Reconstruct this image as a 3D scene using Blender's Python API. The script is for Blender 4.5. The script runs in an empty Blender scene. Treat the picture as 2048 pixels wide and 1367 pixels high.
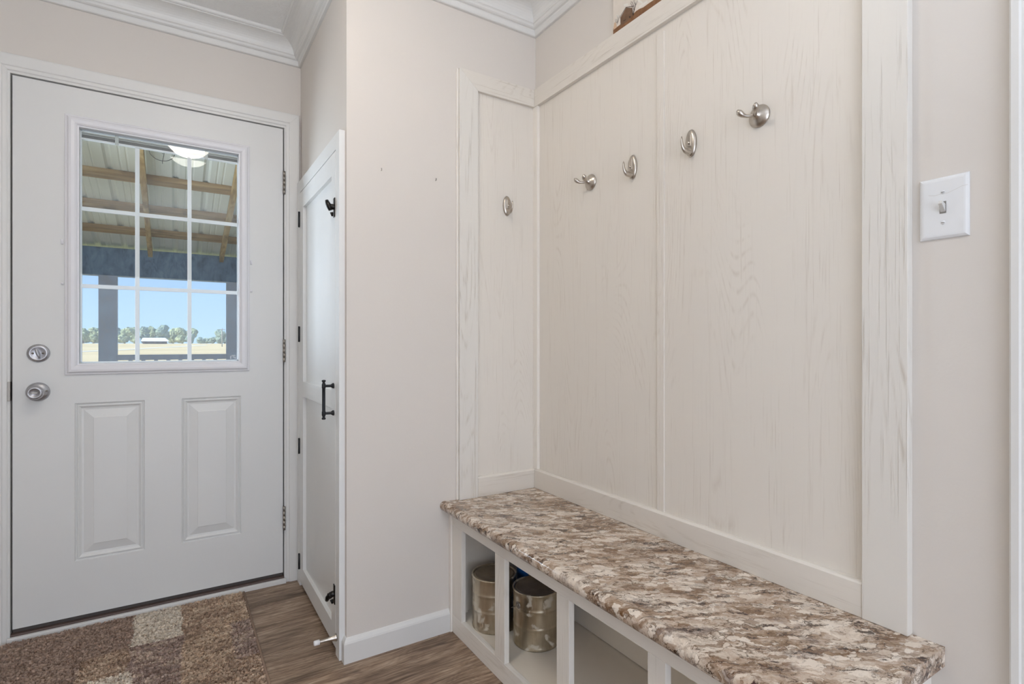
import bpy, bmesh, math, random
import numpy as np
from mathutils import Vector, Matrix, noise as mnoise

random.seed(7)
SC = bpy.context.scene
COL = SC.collection

# ---------------------------------------------------------------- camera
F_PX, YAW, HORIZON, CAM_H = 1068.0, math.radians(32.311), 687.8, 1.085
cd = bpy.data.cameras.new('camera')
cam = bpy.data.objects.new('camera', cd)
COL.objects.link(cam)
cd.sensor_fit = 'HORIZONTAL'
cd.sensor_width = 36.0
cd.lens = F_PX * 36.0 / 2048.0
cd.shift_y = (HORIZON - 683.5) / 2048.0
cd.clip_start = 0.02
cd.clip_end = 2000
cam.location = (0, 0, CAM_H)
cam.rotation_euler = (math.radians(90), 0, -YAW)
SC.camera = cam

# ---------------------------------------------------------------- world, sun, big lights, exposure
def lin(c):
    return tuple((v / 255 / 12.92) if v / 255 <= 0.04045 else ((v / 255 + 0.055) / 1.055) ** 2.4 for v in c)

def rgba(c):
    return lin(c) + (1.0,)

w = bpy.data.worlds.new('world')
SC.world = w
w.use_nodes = True
nt = w.node_tree
nt.nodes.clear()
o_ = nt.nodes.new('ShaderNodeOutputWorld')
bg = nt.nodes.new('ShaderNodeBackground')
tc = nt.nodes.new('ShaderNodeTexCoord')
sx = nt.nodes.new('ShaderNodeSeparateXYZ')
rp = nt.nodes.new('ShaderNodeValToRGB')
nt.links.new(tc.outputs['Generated'], sx.inputs[0])
nt.links.new(sx.outputs['Z'], rp.inputs['Fac'])
rp.color_ramp.elements[0].position = 0.0
rp.color_ramp.elements[0].color = rgba((180, 211, 242))
rp.color_ramp.elements[1].position = 0.9
rp.color_ramp.elements[1].color = rgba((100, 152, 218))
e = rp.color_ramp.elements.new(0.14)
e.color = rgba((144, 187, 236))
nt.links.new(rp.outputs['Color'], bg.inputs['Color'])
bg.inputs['Strength'].default_value = 1.0
nt.links.new(bg.outputs[0], o_.inputs[0])

def light(name, kind, loc, energy, color, rot=(0, 0, 0), **kw):
    ld = bpy.data.lights.new(name, kind)
    ld.energy = energy
    ld.color = color
    for k, v in kw.items():
        setattr(ld, k, v)
    o = bpy.data.objects.new(name, ld)
    COL.objects.link(o)
    o.location = loc
    o.rotation_euler = rot
    return o

sun = light('sun', 'SUN', (-20, -5, 30), 5.6, (1.0, 0.95, 0.86), angle=math.radians(0.6))
sun.rotation_euler = Vector((0.86, 0.12, -0.62)).to_track_quat('-Z', 'Y').to_euler()
# unseen fill lamps added behind the camera, one aimed at the ceiling, one forward
light('ceiling_fill', 'AREA', (0.1, -1.0, 1.5), 24, (0.845, 0.955, 1.14), (math.radians(180), 0, 0), shape='RECTANGLE', size=1.1, size_y=1.1)
light('rear_fill', 'AREA', (-0.1, -2.15, 0.95), 35, (0.83, 0.95, 1.15), (math.radians(90), 0, 0), shape='RECTANGLE', size=1.9, size_y=1.8)
light('porch_fill', 'AREA', (-1.3, 4.0, 1.15), 70, (0.80, 0.91, 1.08), (math.radians(94), 0, math.radians(235)), shape='RECTANGLE', size=1.0, size_y=2.1)  # unseen lamp added on the porch to brighten the closet door

SC.view_settings.view_transform = 'Standard'
SC.view_settings.look = 'None'
SC.view_settings.gamma = 1.0
SC.view_settings.use_curve_mapping = False
SC.view_settings.exposure = 0.14
SC.cycles.max_bounces = 10
SC.cycles.diffuse_bounces = 6
SC.cycles.transparent_max_bounces = 12
SC.cycles.caustics_reflective = False
SC.cycles.caustics_refractive = False
SC.cycles.use_denoising = True

# ---------------------------------------------------------------- node helpers
class NT:
    def __init__(s, name):
        s.m = bpy.data.materials.new(name)
        s.m.use_nodes = True
        s.t = s.m.node_tree
        s.b = s.t.nodes['Principled BSDF']
        s.pos = s.n('ShaderNodeNewGeometry').outputs['Position']

    def n(s, typ, **kw):
        x = s.t.nodes.new(typ)
        for k, v in kw.items():
            setattr(x, k, v)
        return x

    def link(s, a, b):
        s.t.links.new(a, b)

    def put(s, sock, v):
        if isinstance(v, bpy.types.NodeSocket):
            s.link(v, sock)
        elif isinstance(v, (tuple, list)):
            if sock.type == 'RGBA':
                sock.default_value = rgba(v) if len(v) == 3 else v
            else:
                sock.default_value = v
        else:
            sock.default_value = v

    def map(s, vec, scale=(1, 1, 1), rot=(0, 0, 0), loc=(0, 0, 0), vt='POINT'):
        x = s.n('ShaderNodeMapping', vector_type=vt)
        s.link(vec, x.inputs['Vector'])
        s.put(x.inputs['Scale'], scale)
        x.inputs['Rotation'].default_value = rot
        s.put(x.inputs['Location'], loc)
        return x.outputs[0]

    def noise(s, vec, scale, detail=3, rough=0.55, dist=0.0, color=False):
        x = s.n('ShaderNodeTexNoise')
        s.link(vec, x.inputs['Vector'])
        x.inputs['Scale'].default_value = scale
        x.inputs['Detail'].default_value = detail
        x.inputs['Roughness'].default_value = rough
        x.inputs['Distortion'].default_value = dist
        return x.outputs['Color' if color else 0]

    def voro(s, vec, scale, out='Color', feature='F1', rand=1.0):
        x = s.n('ShaderNodeTexVoronoi', feature=feature)
        s.link(vec, x.inputs['Vector'])
        x.inputs['Scale'].default_value = scale
        x.inputs['Randomness'].default_value = rand
        return x.outputs[out]

    def wave(s, vec, scale, dist, detail=2, dscale=1.0, axis='X'):
        x = s.n('ShaderNodeTexWave', bands_direction=axis)
        s.link(vec, x.inputs['Vector'])
        x.inputs['Scale'].default_value = scale
        x.inputs['Distortion'].default_value = dist
        x.inputs['Detail'].default_value = detail
        x.inputs['Detail Scale'].default_value = dscale
        return x.outputs[1]

    def ramp(s, fac, stops, interp='LINEAR'):
        x = s.n('ShaderNodeValToRGB')
        cr = x.color_ramp
        cr.interpolation = interp
        while len(cr.elements) < len(stops):
            cr.elements.new(0.5)
        for el, (p, c) in zip(cr.elements, stops):
            el.position = p
            el.color = rgba(c) if isinstance(c, tuple) else (c, c, c, 1)
        s.link(fac, x.inputs[0])
        return x.outputs[0]

    def mix(s, fac, a, b, blend='MIX'):
        x = s.n('ShaderNodeMix', data_type='RGBA', blend_type=blend)
        s.put(x.inputs[0], fac)
        s.put(x.inputs[6], a)
        s.put(x.inputs[7], b)
        return x.outputs[2]

    def math(s, op, a, b=0.0):
        x = s.n('ShaderNodeMath', operation=op)
        s.put(x.inputs[0], a)
        s.put(x.inputs[1], b)
        return x.outputs[0]

    def add(s, vec, other, k):
        y = s.n('ShaderNodeVectorMath', operation='SCALE')
        s.link(other, y.inputs[0])
        y.inputs['Scale'].default_value = k
        x = s.n('ShaderNodeVectorMath', operation='ADD')
        s.link(vec, x.inputs[0])
        s.link(y.outputs[0], x.inputs[1])
        return x.outputs[0]

    def bump(s, h, strength=0.3, dist=0.002):
        x = s.n('ShaderNodeBump')
        s.link(h, x.inputs['Height'])
        x.inputs['Strength'].default_value = strength
        x.inputs['Distance'].default_value = dist
        s.link(x.outputs[0], s.b.inputs['Normal'])

    def fin(s, color=None, rough=0.5, metal=0.0, spec=0.5):
        if color is not None:
            s.put(s.b.inputs['Base Color'], color)
        s.put(s.b.inputs['Roughness'], rough)
        s.put(s.b.inputs['Metallic'], metal)
        s.b.inputs['Specular IOR Level'].default_value = spec
        return s.m

def plain(name, c, rough=0.5, metal=0.0, spec=0.5, bump=None, var=0.0, vscale=6):
    x = NT(name)
    col = c
    if var:
        f = x.noise(x.pos, vscale, 4)
        col = x.mix(f, tuple(max(0, v - var) for v in c), tuple(min(255, v + var) for v in c))
    if bump:
        x.bump(x.noise(x.pos, bump[0], 3), bump[1], bump[2])
    return x.fin(col, rough, metal, spec)

# ---------------------------------------------------------------- materials
WALLC = (218, 209, 198)
def m_wall():
    x = NT('wall_paint')
    f = x.noise(x.pos, 1.6, 2)
    col = x.mix(f, (217, 211, 204), (214, 208, 201))
    smudge = x.ramp(x.noise(x.pos, 3.1, 6, 0.7), [(0.66, 0.0), (0.8, 0.06)])
    col = x.mix(smudge, col, (150, 140, 130))
    x.bump(x.noise(x.pos, 160, 2), 0.10, 0.0015)
    return x.fin(col, 0.6, spec=0.3)

def m_ceiling():
    x = NT('ceiling_texture')
    h = x.ramp(x.noise(x.pos, 55, 4, 0.6, 0.6), [(0.42, 0.0), (0.62, 1.0)])
    x.bump(h, 0.5, 0.003)
    return x.fin((238, 238, 236), 0.8, spec=0.2)

def m_grain(name, base, dark, axis, strength=0.5, bumps=0.25, fine=1.0):
    """painted wood whose grain runs along axis (0, 1 or 2): embossed pores and a few cathedral arches"""
    x = NT(name)
    sc = [1.0, 1.0, 1.0]
    sc[axis] = 0.022
    p = x.map(x.pos, tuple(sc))
    wob = x.noise(p, 3.0, 2, color=True)
    p2 = x.add(p, wob, 0.02)
    sc2 = [1.0, 1.0, 1.0]
    sc2[axis] = 0.035
    q = x.map(x.pos, tuple(sc2))
    ring = x.noise(x.map(x.pos, tuple([1.0 if i != axis else 0.13 for i in range(3)])), 4.0, 1.0, 0.4, 0.2)
    bands = x.math('FRACT', x.math('MULTIPLY', ring, 60.0))
    bands = x.ramp(bands, [(0.0, 1.0), (0.22, 0.0), (0.78, 0.0), (1.0, 1.0)])
    mask = x.ramp(x.noise(x.map(x.pos, tuple([1.0 if i != axis else 0.30 for i in range(3)])), 7.0, 2), [(0.50, 0.0), (0.62, 1.0)])
    broken = x.ramp(x.noise(x.map(x.pos, tuple([1.0 if i != axis else 0.10 for i in range(3)])), 120.0, 3), [(0.42, 0.1), (0.60, 1.0)])
    lines = x.math('MULTIPLY', x.math('MULTIPLY', bands, mask), broken)
    pores = x.ramp(x.noise(p2, 260 * fine, 3, 0.6), [(0.56, 0.0), (0.68, 1.0)])
    pm = x.ramp(x.noise(q, 34, 2), [(0.46, 0.0), (0.6, 1.0)])
    pores = x.math('MULTIPLY', pores, pm)
    g = x.math('MAXIMUM', lines, pores)
    tone = x.noise(x.pos, 1.3, 3)
    b2 = tuple(max(0, v - 6) for v in base)
    col = x.mix(tone, base, b2)
    col = x.mix(x.math('MULTIPLY', g, strength), col, dark)
    x.bump(x.math('SUBTRACT', 1.0, g), bumps, 0.0012)
    return x.fin(col, 0.45, spec=0.35)

def m_floor():
    x = NT('vinyl_plank')
    oi = x.n('ShaderNodeObjectInfo').outputs['Random']
    cx = x.n('ShaderNodeCombineXYZ')
    x.put(cx.inputs[0], x.math('MULTIPLY', oi, 17.0))
    x.put(cx.inputs[1], x.math('MULTIPLY', oi, 7.3))
    p = x.n('ShaderNodeVectorMath', operation='ADD')
    x.link(x.pos, p.inputs[0])
    x.link(cx.outputs[0], p.inputs[1])
    p = p.outputs[0]
    wob = x.noise(x.map(p, (1.0, 3.0, 1)), 3.0, 3, color=True)
    pw = x.add(p, wob, 0.05)
    rings = x.noise(x.map(pw, (0.55, 2.6, 1)), 3.6, 2, 0.5, 0.7)
    band = x.math('FRACT', x.math('MULTIPLY', rings, 22.0))
    band = x.ramp(band, [(0.0, 0.75), (0.4, 0.25), (1.0, 0.85)])
    fine = x.noise(x.map(pw, (0.10, 3.2, 1)), 60, 5, 0.65)
    streak = x.noise(x.map(pw, (0.16, 1.5, 1)), 26, 6, 0.72)
    col = x.ramp(streak, [(0.32, (108, 88, 72)), (0.45, (152, 129, 109)), (0.56, (184, 162, 140)), (0.68, (214, 194, 172))])
    col = x.mix(x.math('MULTIPLY', band, 0.40), col, (88, 68, 54))
    col = x.mix(x.ramp(fine, [(0.36, 0.6), (0.50, 0.0)]), col, (90, 70, 56))
    col = x.mix(x.ramp(fine, [(0.56, 0.0), (0.72, 0.5)]), col, (206, 186, 164))
    knot = x.ramp(x.noise(x.map(p, (1.2, 3.2, 1)), 3.3, 3, 0.6), [(0.66, 0.0), (0.74, 0.6)])
    col = x.mix(knot, col, (52, 38, 30))
    big = x.ramp(x.noise(x.map(p, (0.7, 2.2, 1)), 3.5, 4, 0.6, 0.5), [(0.36, (204, 198, 192)), (0.5, (240, 237, 234)), (0.64, (255, 252, 248))])
    col = x.mix(1.0, col, big, 'MULTIPLY')
    shade = x.ramp(oi, [(0.0, 0.90), (1.0, 1.15)])
    col = x.mix(1.0, col, shade, 'MULTIPLY')
    x.bump(fine, 0.2, 0.001)
    return x.fin(col, x.ramp(fine, [(0.3, 0.55), (0.7, 0.42)]), spec=0.4)

def m_laminate():
    x = NT('granite_laminate')
    p0 = x.map(x.pos, rot=(0, 0, math.radians(32)))
    p = x.add(p0, x.noise(p0, 13, 3, 0.6, color=True), 0.05)
    p = x.add(p, x.noise(p0, 85, 3, 0.65, color=True), 0.014)
    ps = x.map(p, (0.6, 1.5, 1.3))
    a = x.noise(ps, 13, 7, 0.66, 0.2)
    col = x.ramp(a, [(0.30, (108, 88, 72)), (0.40, (154, 131, 110)), (0.50, (184, 163, 144)), (0.62, (207, 193, 177))])
    # pale flakes, in drifts
    fv = x.map(p, (0.58, 1.3, 1.1))
    cell = x.voro(fv, 62)
    sep = x.n('ShaderNodeSeparateColor')
    x.link(cell, sep.inputs[0])
    drift = x.math('MULTIPLY', x.math('SUBTRACT', x.noise(ps, 8, 4), 0.5), 2.0)
    fl = x.ramp(x.math('ADD', sep.outputs[0], drift), [(0.60, 0.0), (0.72, 1.0)])
    col = x.mix(x.math('MULTIPLY', fl, 0.8), col, x.mix(sep.outputs[1], (214, 199, 182), (230, 220, 207)))
    # brown and lilac-grey flakes
    fb = x.ramp(x.math('SUBTRACT', sep.outputs[2], drift), [(0.82, 0.0), (0.95, 0.7)])
    col = x.mix(fb, col, (124, 98, 78))
    gm = x.ramp(x.noise(x.map(ps, loc=(2, 5, 1)), 15, 6, 0.7, 0.3), [(0.57, 0.0), (0.66, 0.7)])
    col = x.mix(gm, col, (134, 122, 118))
    # flake edges
    ed = x.voro(fv, 62, 'Distance', 'DISTANCE_TO_EDGE')
    edm = x.math('MULTIPLY', x.ramp(ed, [(0.0, 1.0), (0.09, 0.0)]), x.ramp(x.noise(ps, 24, 4), [(0.46, 0.0), (0.58, 0.85)]))
    col = x.mix(edm, col, (92, 74, 61))
    # ragged dark veins
    v = x.noise(x.map(p, (0.45, 2.0, 1.6)), 20, 9, 0.74, 0.5)
    vein = x.ramp(x.math('ABSOLUTE', x.math('SUBTRACT', v, 0.5)), [(0.0, 0.9), (0.024, 0.0)])
    vein = x.math('MULTIPLY', vein, x.ramp(x.noise(x.map(ps, loc=(9, 1, 1)), 9, 3), [(0.48, 0.0), (0.6, 1.0)]))
    col = x.mix(vein, col, (84, 66, 54))
    blot = x.ramp(x.noise(x.map(p, (0.5, 1.7, 1.5), loc=(3.1, 1.7, 0.4)), 26, 9, 0.76, 0.4), [(0.55, 0.0), (0.605, 0.9)])
    col = x.mix(blot, col, (70, 56, 49))
    v3 = x.noise(x.map(p, (0.6, 1.6, 1.4), loc=(7.1, 2.7, 0.4)), 95, 5, 0.65)
    col = x.mix(x.ramp(v3, [(0.57, 0.0), (0.68, 0.6)]), col, (226, 214, 200))
    v4 = x.noise(x.map(p, (0.6, 1.6, 1.4), loc=(1.1, 6.7, 2.4)), 110, 5, 0.65)
    col = x.mix(x.ramp(v4, [(0.58, 0.0), (0.70, 0.6)]), col, (96, 76, 62))
    bc = x.n('ShaderNodeBrightContrast')
    x.link(col, bc.inputs['Color'])
    bc.inputs['Bright'].default_value = 0.02
    bc.inputs['Contrast'].default_value = 0.22
    hs = x.n('ShaderNodeHueSaturation')
    hs.inputs['Saturation'].default_value = 0.86
    x.link(bc.outputs[0], hs.inputs['Color'])
    return x.fin(hs.outputs[0], 0.13, spec=0.6)

def m_brushed(name, c, rough=0.32):
    x = NT(name)
    n = x.noise(x.map(x.pos, (1, 1, 0.08)), 240, 2)
    return x.fin(x.mix(n, c, tuple(max(0, v - 22) for v in c)), rough, 1.0)

def m_tin():
    x = NT('paint_can_tin')
    p = x.pos
    n1 = x.noise(p, 16, 5, 0.62, 0.6)
    n2 = x.noise(x.map(p, (1, 1, 0.16), loc=(2, 1, 0)), 24, 3, 0.5)
    col = x.mix(x.ramp(n2, [(0.35, 0.0), (0.7, 1.0)]), (206, 196, 176), (150, 134, 108))
    paint = x.ramp(n1, [(0.56, 0.0), (0.61, 1.0)])
    rust = x.ramp(x.noise(x.map(p, (1, 1, 0.2), loc=(5, 3, 1)), 22, 4, 0.6), [(0.63, 0.0), (0.7, 0.8)])
    col = x.mix(paint, col, (206, 198, 182))
    col = x.mix(rust, col, (104, 76, 50))
    met = x.math('MULTIPLY', x.math('SUBTRACT', 1.0, paint), 0.9)
    x.bump(n1, 0.35, 0.004)
    return x.fin(col, x.ramp(paint, [(0.0, 0.3), (1.0, 0.6)]), met)

def m_glass(name, refl, tint):
    x = NT(name)
    x.t.nodes.remove(x.b)
    tr = x.n('ShaderNodeBsdfTransparent')
    tr.inputs[0].default_value = tint
    gl = x.n('ShaderNodeBsdfGlossy')
    gl.inputs['Roughness'].default_value = 0.0
    ge = x.n('ShaderNodeNewGeometry')
    dt = x.n('ShaderNodeVectorMath', operation='DOT_PRODUCT')
    x.link(ge.outputs['Incoming'], dt.inputs[0])
    x.link(ge.outputs['Normal'], dt.inputs[1])
    fz = x.math('POWER', x.math('SUBTRACT', 1.0, x.math('ABSOLUTE', dt.outputs['Value'])), 5.0)
    fz = x.math('ADD', 0.04, x.math('MULTIPLY', fz, 0.96))
    mx = x.n('ShaderNodeMixShader')
    x.put(mx.inputs[0], x.math('MULTIPLY', fz, refl))
    x.link(tr.outputs[0], mx.inputs[1])
    x.link(gl.outputs[0], mx.inputs[2])
    x.link(mx.outputs[0], x.t.nodes['Material Output'].inputs[0])
    return x.m

def m_emit(name, c, strength):
    x = NT(name)
    x.fin(c, 0.4)
    x.b.inputs['Emission Color'].default_value = rgba(c)
    x.b.inputs['Emission Strength'].default_value = strength
    return x.m

def m_wood(name, a, b, c, axis):
    x = NT(name)
    sc = [1, 1, 1]
    sc[axis] = 0.08
    n = x.noise(x.map(x.pos, tuple(sc)), 24, 5, 0.6, 0.5)
    n2 = x.noise(x.pos, 4, 4, 0.6)
    col = x.ramp(n, [(0.3, a), (0.5, b), (0.7, c)])
    col = x.mix(x.ramp(n2, [(0.58, 0.0), (0.7, 0.6)]), col, tuple(int(v * 0.5) for v in a))
    return x.fin(col, 0.75, spec=0.2)

def m_post(name='backlit_blue_grey_wood', cols=((26, 36, 46), (44, 66, 88), (66, 92, 116))):  # blue-grey puts backlight and glass haze into the wood colour
    x = NT(name)
    n = x.noise(x.map(x.pos, (1, 1, 0.5)), 12, 6, 0.7, 0.4)
    col = x.ramp(n, [(0.34, cols[0]), (0.5, cols[1]), (0.64, cols[2]), (0.76, (130, 146, 160))])
    return x.fin(col, 0.8, spec=0.2)

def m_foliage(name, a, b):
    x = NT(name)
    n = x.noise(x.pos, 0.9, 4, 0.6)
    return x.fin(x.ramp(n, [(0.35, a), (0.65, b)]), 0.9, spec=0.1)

def m_field():
    x = NT('dry_grass_field')
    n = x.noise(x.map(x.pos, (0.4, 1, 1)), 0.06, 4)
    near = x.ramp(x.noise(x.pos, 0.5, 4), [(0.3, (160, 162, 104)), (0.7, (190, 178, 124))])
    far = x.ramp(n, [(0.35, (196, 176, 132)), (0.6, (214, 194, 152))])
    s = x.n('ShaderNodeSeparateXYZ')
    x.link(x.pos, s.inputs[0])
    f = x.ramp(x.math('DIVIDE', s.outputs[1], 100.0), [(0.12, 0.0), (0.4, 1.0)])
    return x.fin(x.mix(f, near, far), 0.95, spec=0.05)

M = {}
M['wall'] = m_wall()
M['ceiling'] = m_ceiling()
M['trim'] = plain('white_trim_paint', (222, 221, 218), 0.4, bump=(45, 0.05, 0.002), var=3)
M['door'] = plain('white_door_paint', (221, 221, 219), 0.42, bump=(30, 0.04, 0.002), var=2, vscale=3)
M['vinyl'] = plain('white_vinyl', (226, 225, 228), 0.35, var=2)
M['closet'] = plain('closet_door_white', (228, 228, 226), 0.38, bump=(40, 0.04, 0.002), var=2)
M['bench'] = m_grain('bench_white_paint', (236, 231, 223), (200, 192, 178), 2, 0.5, 0.15)
M['bench_h'] = m_grain('bench_rail_paint', (236, 231, 223), (200, 192, 178), 1, 0.5, 0.15)
M['bench_in'] = plain('bench_inner_paint', (240, 231, 216), 0.55, var=6, vscale=5)
M['panel'] = m_grain('cream_embossed_panelling', (226, 220, 211), (192, 181, 167), 2, 0.40, 0.25)
M['stile'] = m_grain('painted_oak_stile', (224, 220, 213), (182, 172, 157), 2, 0.55, 0.5, 0.8)
M['rail_y'] = m_grain('painted_oak_rail', (224, 218, 209), (184, 173, 157), 1, 0.55, 0.4, 0.8)
M['rail_x'] = m_grain('painted_oak_rail_short', (224, 218, 209), (184, 173, 157), 0, 0.55, 0.4, 0.8)
M['floor'] = m_floor()
M['laminate'] = m_laminate()
M['nickel'] = m_brushed('brushed_nickel', (200, 192, 182), 0.28)
M['satin'] = m_brushed('satin_chrome', (200, 200, 204), 0.42)
M['steel'] = m_brushed('hinge_steel', (170, 164, 156), 0.4)
M['black'] = plain('black_iron', (26, 27, 31), 0.42, 0.3)
M['blackmetal'] = plain('oil_rubbed_black', (40, 38, 36), 0.30, 0.8)
M['dark'] = plain('dark_gap_rubber', (46, 42, 42), 0.7)
M['seal'] = plain('grey_weatherstrip', (84, 78, 74), 0.7)
M['threshold'] = plain('brown_threshold', (92, 76, 70), 0.5, var=8, vscale=20)
M['glass_in'] = m_glass('clear_pane', 0.6, (0.98, 0.99, 0.985, 1))
M['glass_out'] = m_glass('clear_outer_pane', 0.36, (0.97, 0.985, 0.985, 1))
M['grille'] = plain('white_grille', (232, 236, 240), 0.4)
M['slat'] = plain('backlit_grey_blind_slat', (118, 119, 120), 0.5, var=8, vscale=60)  # grey of the backlit slat stack is put into the colour
M['slat_edge'] = plain('pale_blind_slat', (196, 202, 200), 0.4)
M['tin'] = m_tin()
M['lid'] = plain('dirty_can_lid', (136, 122, 102), 0.5, 0.25, var=30, vscale=30)
M['blue'] = plain('blue_plastic', (24, 92, 168), 0.4)
M['bluedark'] = plain('dark_blue_print', (30, 52, 84), 0.45)
M['plate'] = plain('white_switch_plastic', (226, 227, 228), 0.25)
M['toggle'] = plain('toggle_plastic', (206, 204, 200), 0.3)
M['screw'] = plain('painted_screw', (190, 186, 176), 0.4, 0.4)
M['slot'] = plain('screw_slot_dark', (128, 125, 120), 0.6)
M['rubber'] = plain('white_rubber_tip', (236, 236, 236), 0.5)
M['lamp'] = m_emit('lamp_glass', (255, 246, 234), 25.0)
M['wood'] = m_wood('yellow_pine', (146, 116, 74), (182, 152, 104), (204, 176, 128), 1)
M['wood_x'] = m_wood('yellow_pine_purlin', (128, 102, 68), (168, 138, 96), (192, 164, 120), 0)
M['roof'] = plain('white_metal_roofing', (234, 236, 228), 0.55, var=10, vscale=3)
M['post'] = m_post()
M['beam'] = m_post('backlit_blue_grey_beam', ((66, 92, 118), (92, 122, 152), (112, 142, 168)))  # paler tint: haze and lift of the beam's shaded side put into the colour
M['fol_a'] = m_foliage('hazy_green_leaves', (112, 128, 108), (176, 184, 148))  # distance haze is mixed into both leaf colours
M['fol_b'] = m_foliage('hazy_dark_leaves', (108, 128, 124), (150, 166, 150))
M['bark'] = plain('grey_bark', (96, 88, 78), 0.9)
M['field'] = m_field()
M['path'] = plain('pale_gravel', (214, 208, 192), 0.9, var=6)
M['tinroof'] = plain('silver_barn_roof', (222, 224, 230), 0.5, var=8, vscale=1)
M['barnwall'] = plain('dark_barn_boards', (92, 76, 72), 0.8, var=10, vscale=2)
M['pole'] = plain('grey_pole', (150, 148, 140), 0.8)
M['canvas'] = plain('canvas_sky', (220, 211, 200), 0.7, var=5, vscale=40)
M['hill'] = plain('painted_brown_hill', (124, 84, 50), 0.7, var=26, vscale=90)
M['barnp'] = plain('painted_barn', (112, 84, 62), 0.7, var=18, vscale=90)
M['inkp'] = plain('painted_ink', (58, 44, 38), 0.7)
M['hayp'] = plain('painted_hay', (206, 176, 148), 0.7, var=14, vscale=120)
M['snowp'] = plain('painted_white_wash', (226, 222, 214), 0.7, var=6, vscale=80)
M['deck'] = m_wood('grey_deck', (110, 100, 88), (130, 120, 106), (150, 140, 126), 0)
M['rugbase'] = plain('rug_backing', (150, 126, 108), 0.95)
M['wire'] = plain('dark_wire', (70, 70, 66), 0.6)

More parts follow.
